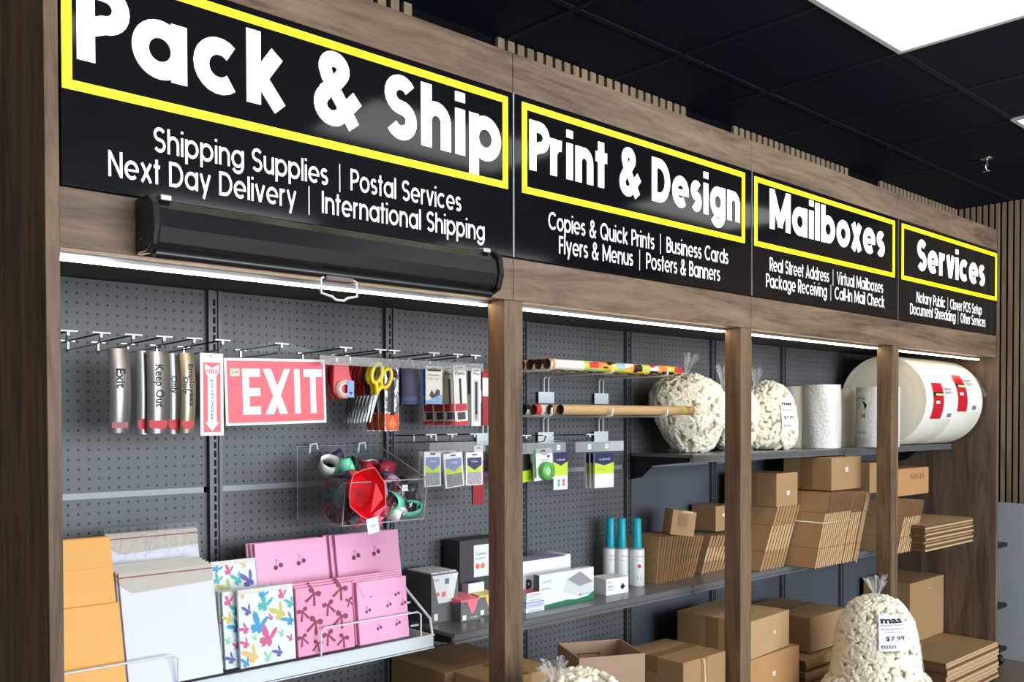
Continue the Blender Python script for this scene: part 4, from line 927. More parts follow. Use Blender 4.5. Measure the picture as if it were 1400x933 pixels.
for i,(px,Y,l) in enumerate(((870.8,.395,'white bottle with a tall teal cap and red dot, nearest the flat cartons'),(850,.445,'white bottle with a tall teal cap, middle of the three'),(834.5,.485,'white bottle with a tall teal cap, leftmost of the three'))):
    p=at(px,760,Y); t=thing('spray_bottle',l,'bottle',(p.x,Y,SZ),(0,0,R(-20)),group='teal capped bottles')
    b=MB(); b.lathe([(0,0),(.028,0),(.030,.003),(.030,.138),(.027,.145),(.020,.147),(0,.147)],can_w,28)
    def cyl(u,v,r=.0304): a=R(-90)+u/r; return (r*math.cos(a),r*math.sin(a),v)
    text(b,'Cleaner',ink,lambda u,v:cyl(u-.016,v+.115),.034,.006); text(b,'Foam',ink_g,lambda u,v:cyl(u-.016,v+.100),.022,.005)
    vs=[cyl(-.014+.016*j,.025+.018*k) for j in (0,1) for k in (0,1)]; b.add([vs[0],vs[2],vs[3],vs[1]],[(0,1,2,3)],ink_g)
    if i==0: b.add([cyl(-.006+.008*math.cos(k*.524),.080+.008*math.sin(k*.524),.0306) for k in range(12)],[tuple(range(12))],red_ink)
    b.build('bottle_body',t)
    b=MB(); b.lathe([(0,.147),(.018,.147),(.0185,.150),(.0165,.262),(.014,.266),(0,.266)],teal,24); b.build('tall_cap',t)
    b=MB(); b.lathe([(.018,.1475),(.029,.146),(.029,.149),(.018,.150)],clear('clear_collar',(240,250,250),.15),24); b.build('clear_collar',t)

# ------------------------------------------------------------------ poster tubes on white brackets
for (x,z,l) in ((1.908,1.606,'white bracket under the patterned tubes, left of the pair'),(2.222,1.606,'white bracket under the patterned tubes, right of the pair'),(1.905,1.452,'white bracket under the kraft tubes, left of the pair'),(2.220,1.452,'white bracket under the kraft tubes, right of the pair'),(1.60,1.606,'white bracket under the patterned tubes, hidden behind the first post'),(1.60,1.452,'white bracket under the kraft tubes, hidden behind the first post')):
    t=thing('tube_bracket',l,'bracket',(x,YB,z),group='white tube brackets')
    b=MB(); b.box(-.042,.042,-.016,-.013,-.092,-.048,white_metal); b.build('bracket_plate',t,bevel=.001)
    for s in (-.012,.012):
        b=MB(); b.tube([(s,-.014,-.056),(s,-.014,.0),(s*.8,-.02,.010)],.0032,white_metal,8); b.build('upright_wire',t)
    b=MB(); b.tube([(0,-.002,.010),(0,-.14,.012),(0,-.335,.012),(0,-.350,.016),(0,-.352,.040)],.0042,white_metal,8); b.build('arm',t)
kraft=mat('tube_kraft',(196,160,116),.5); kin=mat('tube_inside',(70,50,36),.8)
pat=[mat('wrap_yellow',(232,204,60),.4),mat('wrap_orange',(232,140,70),.4),mat('wrap_red',(206,50,44),.4),mat('wrap_lime',(190,200,90),.4),mat('wrap_black',(40,26,24),.4),mat('wrap_white',(236,230,220),.4),mat('wrap_sky',(150,190,200),.4)]
def ptube(label,x0,x1,y,z,kind,seed,group):
    r=.0178; rg=random.Random(seed); b=MB(); n=18; K=30; vs=[];fs=[]
    t=thing('poster_tube',label,'poster tube',(x0,y,z),group=group)
    ln=x1-x0
    for i in range(K+1):
        for j in range(n): a=2*math.pi*j/n; vs.append((ln*i/K,r*math.cos(a),r*math.sin(a)))
    for i in range(K):
        for j in range(n):
            if kind=='wrap': m=pat[5] if 1<=i<=6 else (pat[1] if i==0 else pat[((i//2)*5+((j+i)//5)*3+((i//2)*(j//5))%3)%7])
            elif kind=='kraft': m=kraft if i not in (27,) else mat('tube_yellow_ring',(206,196,90),.4)
            elif kind=='bw': m=pat[4] if (i+j//3)%3 else pat[5]
            elif kind=='orange': m=pat[5] if i%5 else pat[2]
            else: m=mat('tube_gray',(180,176,172),.5)
            b.add([vs[i*n+j],vs[i*n+(j+1)%n],vs[(i+1)*n+(j+1)%n],vs[(i+1)*n+j]],[(0,3,2,1)],m,True)
    b.build('tube_wall',t)
    for q,s in ((0,1),(ln,-1)):
        b=MB(); b.lathe([(r,q),(r-.003,q-.0005*s),(r-.003,q+.02*s),(0,q+.02*s)],kin,n,(0,0,0),'x'); b.build('open_end',t)
g='patterned poster tubes'
for i,(k,l) in enumerate((('wrap','bright yellow and red patterned poster tube, frontmost of the upper row'),('bw','black and white patterned poster tube behind the bright one'),('bw','dark patterned poster tube, third in the upper row'),('kraft','kraft poster tube, fourth in the upper row'),('kraft','kraft poster tube nearest the pegboard in the upper row'))): ptube(l,1.612-.004*i,2.335-.004*i,.258+.0375*i,1.640,k,i,g)
g='poster tubes on the lower brackets'
for i,(k,l) in enumerate((('kraft','long plain kraft poster tube, frontmost of the lower row'),('kraft','kraft poster tube just behind the front one in the lower row'),('orange','white and red poster tube, third in the lower row'),('bw','black and white poster tube, fourth in the lower row'),('gray','gray poster tube nearest the pegboard in the lower row'))): ptube(l,1.676-.012*i-(.03 if i>1 else 0),2.418-.03*i,.258+.0375*i,1.486,k,i+9,g)

# ------------------------------------------------------------------ cartons
stick=mat('sticker_white',(240,238,232),.5)
def carton(label,x0,w,y0,d,z0,h,yaw=0,sticker=None,taped='top',group=None,m=None,tilt=0,scribble=False,streak=False):
    t=thing('carton',label,'carton',(x0,y0,z0),(0,R(tilt),R(yaw)),group=group)
    b=MB(); b.box(0,w,0,d,0,h,m or card); b.build('carton_body',t,bevel=.0025)
    b=MB()
    if taped in ('top','x'):
        b.box(0-.0004,w+.0004,d*.5-.025,d*.5+.025,h,h+.0006,tape_m); b.box(-.0006,0,d*.5-.025,d*.5+.025,h-.06,h+.0006,tape_m)
    elif taped=='y':
        b.box(w*.5-.025,w*.5+.025,-.0006,d,h,h+.0006,tape_m); b.box(w*.5-.025,w*.5+.025,-.0008,0,h-.06,h+.0006,tape_m)
    elif taped=='side':
        b.box(-.0008,0,d*.5-.03,d*.5+.03,0.003,h-.003,tape_m)
    if taped: b.build('packing_tape',t)
    if sticker:
        u,v,s=sticker; b=MB(); b.box(w*u-s/2,w*u+s/2,-.0009,0,h*v-s*.45,h*v+s*.45,stick); ftext(b,'A1',ink_g,w*u-s*.3,w*u+s*.3,h*v-s*.2,s*.35,-.0013); b.build('price_sticker',t)
    if scribble:
        b=MB(); 
        for k in range(5): b.tube([(w*(.40+.09*k),-.0008,h*.60),(w*(.42+.09*k),-.0008,h*.80),(w*(.47+.09*k),-.0008,h*.66+.01*(k%2)),(w*(.45+.09*k),-.0008,h*.58)],.0016,mat('marker_brown',(140,92,48),.7),5)
        b.build('marker_scribble',t)
    if streak:
        b=MB(); b.box(w*.40,w*.55,-.0009,0,.004,h,tape_m); b.poly([(w*.44,-.0014,h),(w*.50,-.0014,h*.96),(w*.53,-.0014,h*.6),(w*.50,-.0014,h*.3),(w*.46,-.0014,h*.1),(w*.49,-.0014,h*.5),(w*.47,-.0014,h*.9)],tape_sheen); b.build('glossy_tape_run',t)  # tape band with a highlight streak painted on in a paler colour
    return t
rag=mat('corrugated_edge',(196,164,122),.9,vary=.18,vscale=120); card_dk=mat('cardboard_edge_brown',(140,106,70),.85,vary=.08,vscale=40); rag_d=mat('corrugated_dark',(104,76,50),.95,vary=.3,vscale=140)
def flat_mesh(t,d,h,style):
    """a folded flat carton: two walls with flap scores; local x thickness, y depth, z height"""
    b=MB(); g_=.0016; fl_=min(.09,h*.30)
    zs=[(0,fl_-g_),(fl_+g_,h-fl_-g_),(h-fl_+g_,h)] if style!='half' else [(0,h*.5-g_),(h*.5+g_,h)]
    for k,(a,c) in enumerate(zs):
        for (u0,u1) in ((0,t*.46),(t*.54,t)):
            fm=card if style!='half' else card_dk
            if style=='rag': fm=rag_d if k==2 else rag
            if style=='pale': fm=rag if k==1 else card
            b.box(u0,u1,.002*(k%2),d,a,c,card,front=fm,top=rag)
    b.box(t*.08,t*.92,.004,d-.003,.003,h-.003,card_in)
    return b
def flats(name,labels,X,Y,z,n,t,d,h,lean0,lean1,style,group,step=None):
    base=None
    for i in range(n):
        le=lean0+(lean1-lean0)*i/max(1,n-1)
        if base is None:
            base=flat_mesh(t,d,h,style).build(name); o=base
        else:
            o=base.copy(); col.objects.link(o)
        o.location=(X,Y+.004*((i*5)%3-1),z+.001); o.rotation_euler=(0,R(le),0)
        tag(o,labels[i] if i<len(labels) else labels[-1],'flat carton',group)
        X+=t/math.cos(R(le))+(.0003 if style=='half' else .0012)+(math.tan(R(lean1-lean0)/max(1,n-1))*h*.0)
    return X
flats('flat_carton',['folded flat carton at the left end of the leaning row beside the teal capped bottles','small folded flat carton in the leaning row below the little brown cube box'],2.318,.36,SZ,24,.0098,.185,.185,8,25,'half','small flat cartons beside the bottles')
flats('flat_carton',['pale edged folded flat carton leaning left of the second post'],2.655,.385,SZ,12,.0115,.15,.172,25,32,'pale','pale flat cartons left of the second post')
flats('flat_carton',['folded flat carton leaning steeply just right of the second post','folded flat carton under the box with the square sticker'],2.893,.25,SZ,12,.0135,.285,.305,28,28,'pale','flat cartons right of the second post')
# banded bundle
t=thing('carton_bundle','bundle of flat cartons with ragged dark edges tied with a white band','carton bundle',(3.125,.12,SZ))
X=0; base=None
for i in range(19):
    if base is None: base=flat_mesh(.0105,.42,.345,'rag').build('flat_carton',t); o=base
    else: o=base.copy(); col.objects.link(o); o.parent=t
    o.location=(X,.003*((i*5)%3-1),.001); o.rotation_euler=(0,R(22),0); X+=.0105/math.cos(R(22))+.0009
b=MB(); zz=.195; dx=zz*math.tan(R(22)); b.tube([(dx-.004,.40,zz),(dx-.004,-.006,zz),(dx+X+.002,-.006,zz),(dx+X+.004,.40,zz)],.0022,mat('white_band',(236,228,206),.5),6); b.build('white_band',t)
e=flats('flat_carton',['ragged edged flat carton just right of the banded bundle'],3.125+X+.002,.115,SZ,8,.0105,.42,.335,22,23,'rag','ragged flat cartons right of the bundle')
e=flats('flat_carton',['plain flat carton standing proud, right of the ragged ones'],e+.004,.115,SZ,1,.034,.42,.340,23,23,'plain',None)
e=flats('flat_carton',['flat carton half hidden behind the third post'],e+.008,.18,SZ,8,.0115,.36,.27,24,25,'pale','flat cartons behind the third post')
flats('flat_carton',['pale ragged flat carton leaning right of the third post'],3.835,.08,SZ,13,.0115,.42,.275,26,27,'rag','flat cartons right of the third post')
for i in range(14):
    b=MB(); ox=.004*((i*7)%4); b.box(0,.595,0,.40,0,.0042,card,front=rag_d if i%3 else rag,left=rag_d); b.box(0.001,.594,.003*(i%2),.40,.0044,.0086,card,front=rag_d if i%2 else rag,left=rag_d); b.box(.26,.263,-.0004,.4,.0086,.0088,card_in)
    tag(b.build('flat_carton',loc=(3.985+ox,.004+.003*((i*5)%3),SZ+.0091*i+.0005)),'brown flat carton lying in the flat pile at the right end of the lower shelf' if i<13 else 'topmost flat carton of the lying pile, right end of the lower shelf','flat carton','lying flat cartons on the shelf' if i<13 else None)
# boxes standing on the rows
t=thing('carton','little brown cube box perched on the small flat cartons','carton',tuple(at(916,731,.40)),(R(0),R(8),R(-33)))
b=MB(); s=.103; b.box(0,s,0,s,0,s,mat('cardboard_light',(190,152,110),.8,vary=.05)); b.build('carton_body',t,bevel=.002)
b=MB(); b.box(s*.25,s*.68,-.0008,0,s*.38,s*.86,tape_m); b.build('packing_tape',t)
b=MB(); b.box(s*.38,s*.84,-.0012,.012,s-.008,s+.0008,tape_sheen); b.build('painted_tape_glint',t)  # highlight on the tape, painted as a pale strip
carton('dark brown carton peeping out behind the second post',2.815,.138,.42,.13,.958,.112,sticker=(.42,.62,.014),taped=None)
carton('carton with a square white sticker standing on flats right of the second post',3.03,.178,.25,.25,1.062,.150,sticker=(.54,.40,.022),taped='side')
carton('big carton with a white sticker on top of the banded bundle',3.358,.285,.165,.25,1.122,.152,sticker=(.50,.62,.024),taped='side')
carton('carton with two white stickers left of the third post, behind it',3.80,.27,.20,.20,1.085,.150,sticker=(.42,.26,.020),taped='y')
carton('carton with brown marker scribble right of the third post',4.10,.378,.20,.22,1.050,.142,taped=None,scribble=True,m=mat('cardboard_orange',(188,140,92),.8,vary=.05))
# bottom row
carton('brown carton at the bottom left under the mailer rack, rear one',1.175,.30,.262,.285,.021,.652,taped=None)
carton('brown carton at the bottom left behind the first post, front one',1.207,.27,.080,.176,.021,.652,taped='y')
# open box
t=thing('open_carton','open empty brown carton with its flaps folded in, right of the first post','carton',(1.548,.05,.40),(0,0,R(-26.5)))
w,d,h,th=.228,.212,.292,.005; grayc=mat('cardboard_grayish',(172,142,116),.8,vary=.05)
for nm,(a,c,e_,f_) in (('front_wall',(0,w,0,th)),('rear_wall',(0,w,d-th,d)),('side_wall',(0,th,th,d-th)),('side_wall',(w-th,w,th,d-th))):
    b=MB(); b.box(a,c,e_,f_,0,h,grayc); b.build(nm,t,bevel=.0012)
b=MB(); b.box(th,w-th,th,d-th,0,th,card_in); b.build('carton_floor',t)
b=MB(); 
for (a,c,e_,f_) in ((.07,.15,.052,.055),(.07,.15,.010,.013),(.07,.073,.010,.055),(.147,.15,.010,.055)): b.box(a,c,d-th-.001,d-th,h-.095+e_,h-.095+f_,ink)
b.build('printed_mark',t)
carton('plain brown carton underneath the open carton',1.50,.30,-.02,.30,.021,.375,yaw=-26.5*0,taped=None)
carton('taped carton with a glossy tape run, between the open carton and the second post',2.098,.262,.055,.285,.30,.276,taped='x',streak=True)
carton('brown carton underneath the taped carton with the glossy run',2.08,.29,.06,.30,.021,.276,taped=None)
carton('tan carton with a small white sticker, upper one right of the second post',2.575,.335,.09,.34,.494,.152,yaw=4,sticker=(.62,.52,.014),taped='side',m=mat('cardboard_tan',(186,152,108),.8,vary=.05))
carton('orange brown carton with a white sticker below the tan carton',2.52,.44,.095,.36,.021,.470,sticker=(.55,.82,.020),taped=None,m=mat('cardboard_orange',(188,140,92),.8,vary=.05))
carton('wide brown carton with flaps bulging, left of the big peanut bag',3.145,.33,.15,.36,.412,.158,sticker=None,taped='x')
for i in range(15):
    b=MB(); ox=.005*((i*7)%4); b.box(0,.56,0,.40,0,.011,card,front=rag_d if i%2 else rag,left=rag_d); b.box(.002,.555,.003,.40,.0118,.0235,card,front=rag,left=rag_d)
    tag(b.build('flat_carton',loc=(3.02+ox,.10+.003*((i*5)%3),.021+.0258*i)),'flat carton in the pile under the wide bulging carton','flat carton','flat cartons under the wide carton')
carton('tall square carton with a tiny sticker standing against the right end panel',4.425,.44,.275,.27,.214,.336,sticker=(.56,.84,.010),taped=None)
for i in range(8):
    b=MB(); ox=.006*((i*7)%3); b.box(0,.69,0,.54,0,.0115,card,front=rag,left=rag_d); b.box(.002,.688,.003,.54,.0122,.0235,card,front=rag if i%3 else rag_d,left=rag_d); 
    if i==7: b.box(.0,.69,.222,.225,.0235,.0238,card_in)
    tag(b.build('flat_carton',loc=(4.165+ox,-.034+.004*((i*5)%3),.021+.0238*i)),'topmost big flat carton of the floor pile at the right end panel' if i==7 else 'big flat carton in the floor pile at the right end panel','flat carton',None if i==7 else 'big flat cartons at the right end')

# ------------------------------------------------------------------ packing peanut bags
pea=mat('peanut_cream',(248,242,222),.7,spec=.3); core_m=mat('peanut_gaps',(196,186,160),.9)
def peanut_template():
    b=MB(); pts=[(-.021,0,.002),(-.012,0,0),(0,0,-.0015),(.012,0,0),(.021,0,.002)]
    b.tube(pts,.0095,pea,7,radii=[.0078,.0112,.0104,.0112,.0078]); return b
PT=peanut_template()
def bag_body(name_parts,t,prof,n,seed,size=1.0,rot=0):
    """prof: list of (z, rx, ry, cx, cy). foam peanuts under a clear film"""
    rg=random.Random(seed)
    zs=[p[0] for p in prof]
    def S(z):
        for a,c in zip(prof,prof[1:]):
            if a[0]<=z<=c[0]:
                k=(z-a[0])/(c[0]-a[0]+1e-9); return [a[i]+(c[i]-a[i])*k for i in range(1,5)]
        return prof[-1][1:]
    def pt(z,a,k=1.0):
        rx,ry,cx,cy=S(z); return Vector((cx+rx*k*math.cos(a),cy+ry*k*math.sin(a),z))
    b=MB(); M=24; K=16; vs=[];fs=[]
    z0,z1=zs[0],zs[-1]
    for i in range(K+1):
        z=z0+(z1-z0)*i/K
        for j in range(M): vs.append(pt(z,2*math.pi*j/M,.90))
    for i in range(K):
        for j in range(M): fs.append((i*M+j,i*M+(j+1)%M,(i+1)*M+(j+1)%M,(i+1)*M+j))
    b.add(vs,fs,core_m,True); b.add(vs[-M:],[tuple(range(M))],core_m); b.add(vs[:M],[tuple(range(M-1,-1,-1))],core_m)
    tv=[Vector(v) for v in PT.v]
    tot=0; ts=[]
    for i in range(60):
        z=z0+(z1-z0)*(i+.5)/60; rx,ry,_,_=S(z); ts.append((z,rx+ry)); tot+=rx+ry
    for q in range(n):
        u=rg.random()*tot
        for z,wt in ts:
            u-=wt
            if u<=0: break
        z=min(max(z+rg.uniform(-.5,.5)*(z1-z0)/60,z0),z1); a=rg.uniform(0,2*math.pi)
        p=pt(z,a,rg.uniform(.935,.978)); e=.01
        nrm=(pt(z,a+.05)-pt(z,a-.05)).cross(pt(min(z+e,z1),a)-pt(max(z-e,z0),a))
        if nrm.length<1e-9: nrm=Vector((0,0,1))
        nrm.normalize(); tg=nrm.cross(Vector((rg.uniform(-1,1),rg.uniform(-1,1),rg.uniform(-1,1)))).normalized(); bt=nrm.cross(tg)
        s=size*rg.uniform(.85,1.1); tw=rg.uniform(-.14,.14)
        tg=(tg+nrm*tw*.5).normalized(); bt=nrm.cross(tg).normalized(); nn=tg.cross(bt)
        b.add([p+(tg*v.x+bt*v.y+nn*v.z)*s for v in tv],PT.f[:-2]+PT.f[-2:],pea,True)
    # top peanuts
    rx,ry,cx,cy=prof[-1][1:]
    for q in range(int(n*.12)):
        r_=math.sqrt(rg.random()); a=rg.uniform(0,2*math.pi); p=Vector((cx+rx*r_*.95*math.cos(a),cy+ry*r_*.95*math.sin(a),z1-.004)); tg=Vector((rg.uniform(-1,1),rg.uniform(-1,1),rg.uniform(-.3,.3))).normalized(); bt=Vector((0,0,1)).cross(tg).normalized(); nn=tg.cross(bt)
        b.add([p+(tg*v.x+bt*v.y+nn*v.z)*size for v in tv],PT.f,pea,True)
    o=b.build('foam_peanuts',t); o['kind']='stuff'
    b=MB(); vs=[];fs=[]; M=36;K=20
    for i in range(K+1):
        z=z0-.003+(z1-z0+.010)*i/K
        for j in range(M):
            a=2*math.pi*j/M; k=1.045+.02*math.sin(5*a+i*.9)*math.sin(i*1.3+seed)
            if i==K: k*=.9
            vs.append(pt(min(max(z,z0),z1),a,k)+Vector((0,0,z-min(max(z,z0),z1))))
    for i in range(K):
        for j in range(M): fs.append((i*M+j,i*M+(j+1)%M,(i+1)*M+(j+1)%M,(i+1)*M+j))
    b.add(vs,fs,film_tight,True)
    b.build('clear_bag',t)
    return pt
def tuft(t,x,y,z,h,w,seed,name='gathered_neck',bend=(0,0)):
    rg=random.Random(seed); b=MB(); M=28; K=7; vs=[];fs=[]
    for i in range(K+1):
        k=i/K; r_=w*(.55-.42*math.sin(min(1,k*2.0)*math.pi/2)) if k<.35 else w*(.13+.50*((k-.35)/.65)**.8)
        for j in range(M):
            a=2*math.pi*j/M; rr=r_*(1+(.15+.35*k)*math.sin(7*a+seed)+(.2*k)*math.sin(3*a+2*seed))
            vs.append((x+rr*math.cos(a)+bend[0]*k*k,y+rr*.6*math.sin(a)+bend[1]*k*k,z-.02+h*k*(1+.12*math.sin(4*a+seed)*k)))
    for i in range(K):
        for j in range(M): fs.append((i*M+j,i*M+(j+1)%M,(i+1)*M+(j+1)%M,(i+1)*M+j))
    b.add(vs,fs,film,True); b.build(name,t)
def prof_bag(h,rx,ry,shape,lean=(0,0)):
    return [(h*k,rx*s,ry*s,lean[0]*k,lean[1]*k) for k,s in shape]
round_sh=((0,.50),(.06,.66),(.18,.82),(.35,.95),(.55,1.0),(.72,.97),(.84,.86),(.93,.66),(.98,.42),(1.0,.2))
g='packing peanut bags on the upper shelf'
p=at(938,600,.41); t=thing('packing_peanut_bag','bulging clear bag of cream packing peanuts at the left end of the upper shelf','bag',(p.x+.045,.405,UZ+.007),(0,0,0),group=g)
bag_body(None,t,prof_bag(.315,.205,.125,((0,.34),(.05,.52),(.18,.70),(.40,.90),(.60,1.0),(.76,.98),(.88,.82),(.96,.55),(1.0,.3)),(-.05,0)),900,1,.92); tuft(t,-.05,.0,.315,.11,.055,1,bend=(.04,0))
p=at(996,600,.47); t=thing('packing_peanut_bag','clear bag of packing peanuts mostly hidden behind the second post','bag',(p.x-.02,.43,UZ+.007),group=g)
bag_body(None,t,prof_bag(.275,.125,.105,round_sh),480,2,.92); tuft(t,-.08,.0,.265,.12,.05,2,bend=(-.01,0))
p=at(1056,600,.36); t=thing('packing_peanut_bag','clear bag of packing peanuts with a long paper label, right of the second post','bag',(p.x,.385,UZ+.007),group=g)
pt=bag_body(None,t,prof_bag(.300,.155,.125,((0,.72),(.06,.88),(.2,1.0),(.4,.98),(.6,.92),(.78,.80),(.9,.62),(.97,.4),(1.0,.2))),760,3,.92); tuft(t,-.10,.0,.28,.10,.05,3)
def bag_label(t,pt,a0,a1,z0,z1,lines,k=1.075):
    b=MB(); n=6; vs=[];fs=[]
    f=lambda u,v: pt(z0+(z1-z0)*v,a0+(a1-a0)*u,k)
    for i in range(n+1):
        for j in range(n+1): vs.append(f(i/n,j/n))
    for i in range(n):
        for j in range(n): q=i*(n+1)+j; fs.append((q,q+n+1,q+n+2,q+1))
    b.add(vs,fs,white_paper)
    g2=lambda u,v: pt(z0+(z1-z0)*v,a0+(a1-a0)*u,k+.008)
    H=1.0
    for (tx,u0,u1,v,h,m,of) in lines: text(b,tx,m,lambda u,vv,u0=u0,v=v:g2(u0+u,v+vv),u1-u0,h,of)
    b.build('paper_label',t)
bag_label(t,pt,R(-116),R(-84),.085,.225,[('mas',.1,.9,.80,.12,ink,.03),('Peanuts',.1,.9,.62,.06,ink_g,0),('$7.99',.15,.85,.36,.09,ink,.01),('IIIII',.1,.6,.10,.08,ink_g,0)])
t=thing('packing_peanut_bag','big clear bag of packing peanuts labelled $7.99 standing in front of the third post','bag',(3.075,-.19,.405),(0,0,R(4)),group=None)
pt=bag_body(None,t,prof_bag(.312,.190,.165,((0,1.05),(.08,1.04),(.25,1.0),(.5,.94),(.7,.85),(.84,.70),(.93,.56),(.98,.40),(1.0,.22))),1250,4,.90); tuft(t,.0,0,.312,.10,.085,4)
bag_label(t,pt,R(-152),R(-110),.135,.268,[('mas',.08,.94,.78,.16,ink,.035),('packing & shipping',.08,.94,.71,.035,ink_g,0),('Loose Fill Peanuts',.1,.9,.60,.045,navy2,0),('3 cubic feet',.2,.8,.52,.04,navy2,0),('$7.99',.22,.86,.30,.12,ink,.014),('IIIIII',.08,.52,.08,.10,ink_g,.01)])
t=thing('packing_peanut_bag','slumped lower bag of packing peanuts on the floor under the $7.99 bag','bag',(3.07,-.20,.004),group=None)
bag_body(None,t,prof_bag(.425,.265,.215,((0,.75),(.08,.88),(.3,1.0),(.6,1.02),(.8,1.0),(.90,.90),(.96,.74),(1.0,.58))),1300,5,.90)
p=at(790,930,-.26); t=thing('packing_peanut_bag','bag of packing peanuts at the bottom edge, right of the first post','bag',(p.x,-.26,.004),group=None)
hz=p.z+.012
bag_body(None,t,prof_bag(hz,.17,.14,((0,.85),(.1,.98),(.4,1.0),(.75,1.0),(.88,.9),(.95,.72),(.985,.5),(1.0,.3))),640,6,.90); tuft(t,-.085,.0,hz,.07,.06,6,bend=(-.01,0))

# ------------------------------------------------------------------ bubble and foam rolls
def bubble():
    m=bpy.data.materials.new('bubble_wrap'); m.use_nodes=True; nt=m.node_tree; b=nt.nodes['Principled BSDF']; b.inputs['Base Color'].default_value=lin((226,228,228)); b.inputs['Roughness'].default_value=.22
    tc=nt.nodes.new('ShaderNodeTexCoord'); v=nt.nodes.new('ShaderNodeTexVoronoi'); v.inputs['Scale'].default_value=75; nt.links.new(tc.outputs['Object'],v.inputs['Vector'])
    bp=nt.nodes.new('ShaderNodeBump'); bp.inputs['Strength'].default_value=.3; bp.inputs['Distance'].default_value=.008; bp.invert=True
    nt.links.new(v.outputs['Distance'],bp.inputs['Height']); nt.links.new(bp.outputs['Normal'],b.inputs['Normal']); return m
bub=bubble(); foam=mat('foam_white',(238,234,220),.55,bump=.05,vscale=60)
def roll(label,px,Y,r,h,m,group='standing white wrap rolls',lab=None,wave=.0):
    p=at(px,580,Y); t=thing('wrap_roll',label,'wrap roll',(p.x,Y,UZ+.001),group=group)
    b=MB(); n=40; K=14; vs=[];fs=[]
    for i in range(K+1):
        for j in range(n):
            a=2*math.pi*j/n; rr=r*(1+wave*math.sin(6*a+i*.35)); vs.append((rr*math.cos(a),rr*math.sin(a),h*i/K))
    for i in range(K):
        for j in range(n): fs.append((i*n+j,i*n+(j+1)%n,(i+1)*n+(j+1)%n,(i+1)*n+j))
    b.add(vs,fs,m,True); b.build('rolled_wrap',t)
    b=MB(); k=r
    for q in range(6): b.lathe([(r*(1-.12*q),h-.001*(q%2)),(r*(1-.12*(q+1)),h-.004*((q+1)%2))],m,32)
    b.lathe([(r*.28,h),(r*.28,h-.03),(0,h-.03)],kin,24); b.build('rolled_end',t)
    if lab:
        a0,a1,z0,z1=lab; b=MB(); n=8; vs=[];fs=[]
        f=lambda u,v:(( r+.0012)*math.cos(a0+(a1-a0)*u),(r+.0012)*math.sin(a0+(a1-a0)*u),z0+(z1-z0)*v)
        for i in range(n+1): vs+= [f(i/n,0),f(i/n,1)]
        for i in range(n): fs.append((2*i,2*i+2,2*i+3,2*i+1))
        b.add(vs,fs,white_paper)
        f2=lambda u,v:((r+.002)*math.cos(a0+(a1-a0)*u),(r+.002)*math.sin(a0+(a1-a0)*u),z0+(z1-z0)*v)
        b.add([f2(u,v) for u,v in ((.15,.62),(.75,.62),(.85,.72),(.6,.80),(.2,.74))],[(0,1,2,3,4)],ink); b.add([f2(u,v) for u,v in ((.45,.44),(.75,.44),(.75,.52),(.45,.52))],[(0,1,2,3)],green)
        text(b,'Bubble',ink_g,lambda u,v:f2(.12+u,.10+v),.7,.06); text(b,'Wrap',ink,lambda u,v:f2(.12+u,.84+v),.6,.06)
        b.build('paper_label',t)
    return t
roll('smooth white foam roll just right of the labelled peanut bag',1090,.46,.075,.300,foam)
roll('fat white bubble wrap roll in the middle of the upper shelf',1124,.33,.088,.305,bub,wave=.02)
roll('white foam roll squeezed between the two bubble wrap rolls',1150,.42,.070,.292,foam)
roll('bubble wrap roll with a printed paper label, just left of the third post',1200,.215,.104,.300,bub,lab=(R(-220),R(-176),.045,.275),wave=.012)
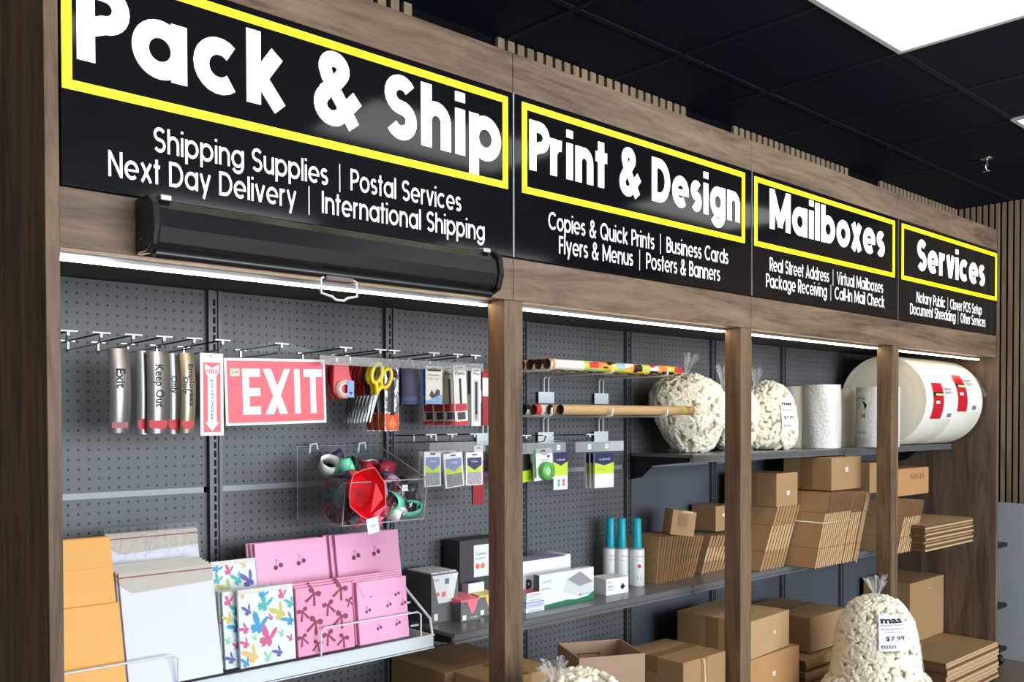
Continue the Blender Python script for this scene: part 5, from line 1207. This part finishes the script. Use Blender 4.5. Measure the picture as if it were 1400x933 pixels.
# big double foam roll lying on its side
rx0=4.12; RR=.236; CYR,CZR=.292,UZ+.238
lab_red=mat('label_red',(206,18,44),.4)
for i,(a,bx,l,ang) in enumerate(((4.12,4.47,'huge cream foam roll lying on its side with a red and white label, left one',(-24,22)),(4.472,4.845,'huge cream foam roll lying against the right end panel with a red label',(-14,36)))):
    t=thing('foam_roll',l,'foam roll',(a,CYR,CZR)); ln=bx-a
    b=MB(); b.lathe([(RR*.985,0.0),(RR,.006),(RR,ln-.006),(RR*.985,ln)],foam,64,(0,0,0),'x'); b.build('rolled_foam',t)
    for q,s in ((0,1),(ln,-1)):
        b=MB(); 
        for k in range(9): b.lathe([(RR*(.985-.098*k),q+.0008*(k%2)*s),(RR*(.985-.098*(k+1)),q+.0008*((k+1)%2)*s)],foam,48,(0,0,0),'x')
        b.lathe([(RR*.105,q),(RR*.105,q+.05*s),(0,q+.05*s)],kin,24,(0,0,0),'x'); b.build('rolled_end',t)
    # label wraps round the front
    b=MB(); 
    def cy(u,v,k=0): an=R(180)-R(ang[0]+(ang[1]-ang[0])*v); rr=RR+.0012+k; return (u,rr*math.cos(an),rr*math.sin(an))
    u0,u1=(.075,.345) if i==0 else (.030,.345)
    def patch(x0,x1,v0,v1,m,k):
        n=8; vs=[];fs=[]
        for j in range(n+1): vs+=[cy(x0,v0+(v1-v0)*j/n,k),cy(x1,v0+(v1-v0)*j/n,k)]
        for j in range(n): fs.append((2*j,2*j+1,2*j+3,2*j+2))
        b.add(vs,fs,m)
    patch(u0,u1,0,1,white_paper,0); um=u0+.125; patch(u0,um,0,1,lab_red,.0006); patch(u0,um,.62,.74,mat('label_black_red',(60,14,22),.5),.0010); patch(u0+.03,um-.005,.64,.70,mat('label_cream',(246,220,150),.5),.0014)
    text(b,'HEAVY',ink,lambda u,v:cy(um+.012+u,.80+v,.0012),.10,.07,.01); text(b,'DUTY',ink,lambda u,v:cy(um+.022+u,.70+v,.0012),.09,.07,.01)
    text(b,'Cushion wrap roll',ink_g,lambda u,v:cy(um+.012+u,.58+v,.0012),.11,.03)
    patch(um+.070,um+.120,.05,.16,ink_g,.0010); patch(u0+.03,u0+.075,.42,.50,white_paper,.0012)
    b.build('wrap_label',t)
# loose film corner at the far end of the roll
b=MB(); b.add([(0,-.16,.14),(.0,-.235,.02),(.03,-.262,.028),(.028,-.20,.14)],[(0,1,2,3)],film); o=b.build('loose_film',t); o.location=(.345,0,0)
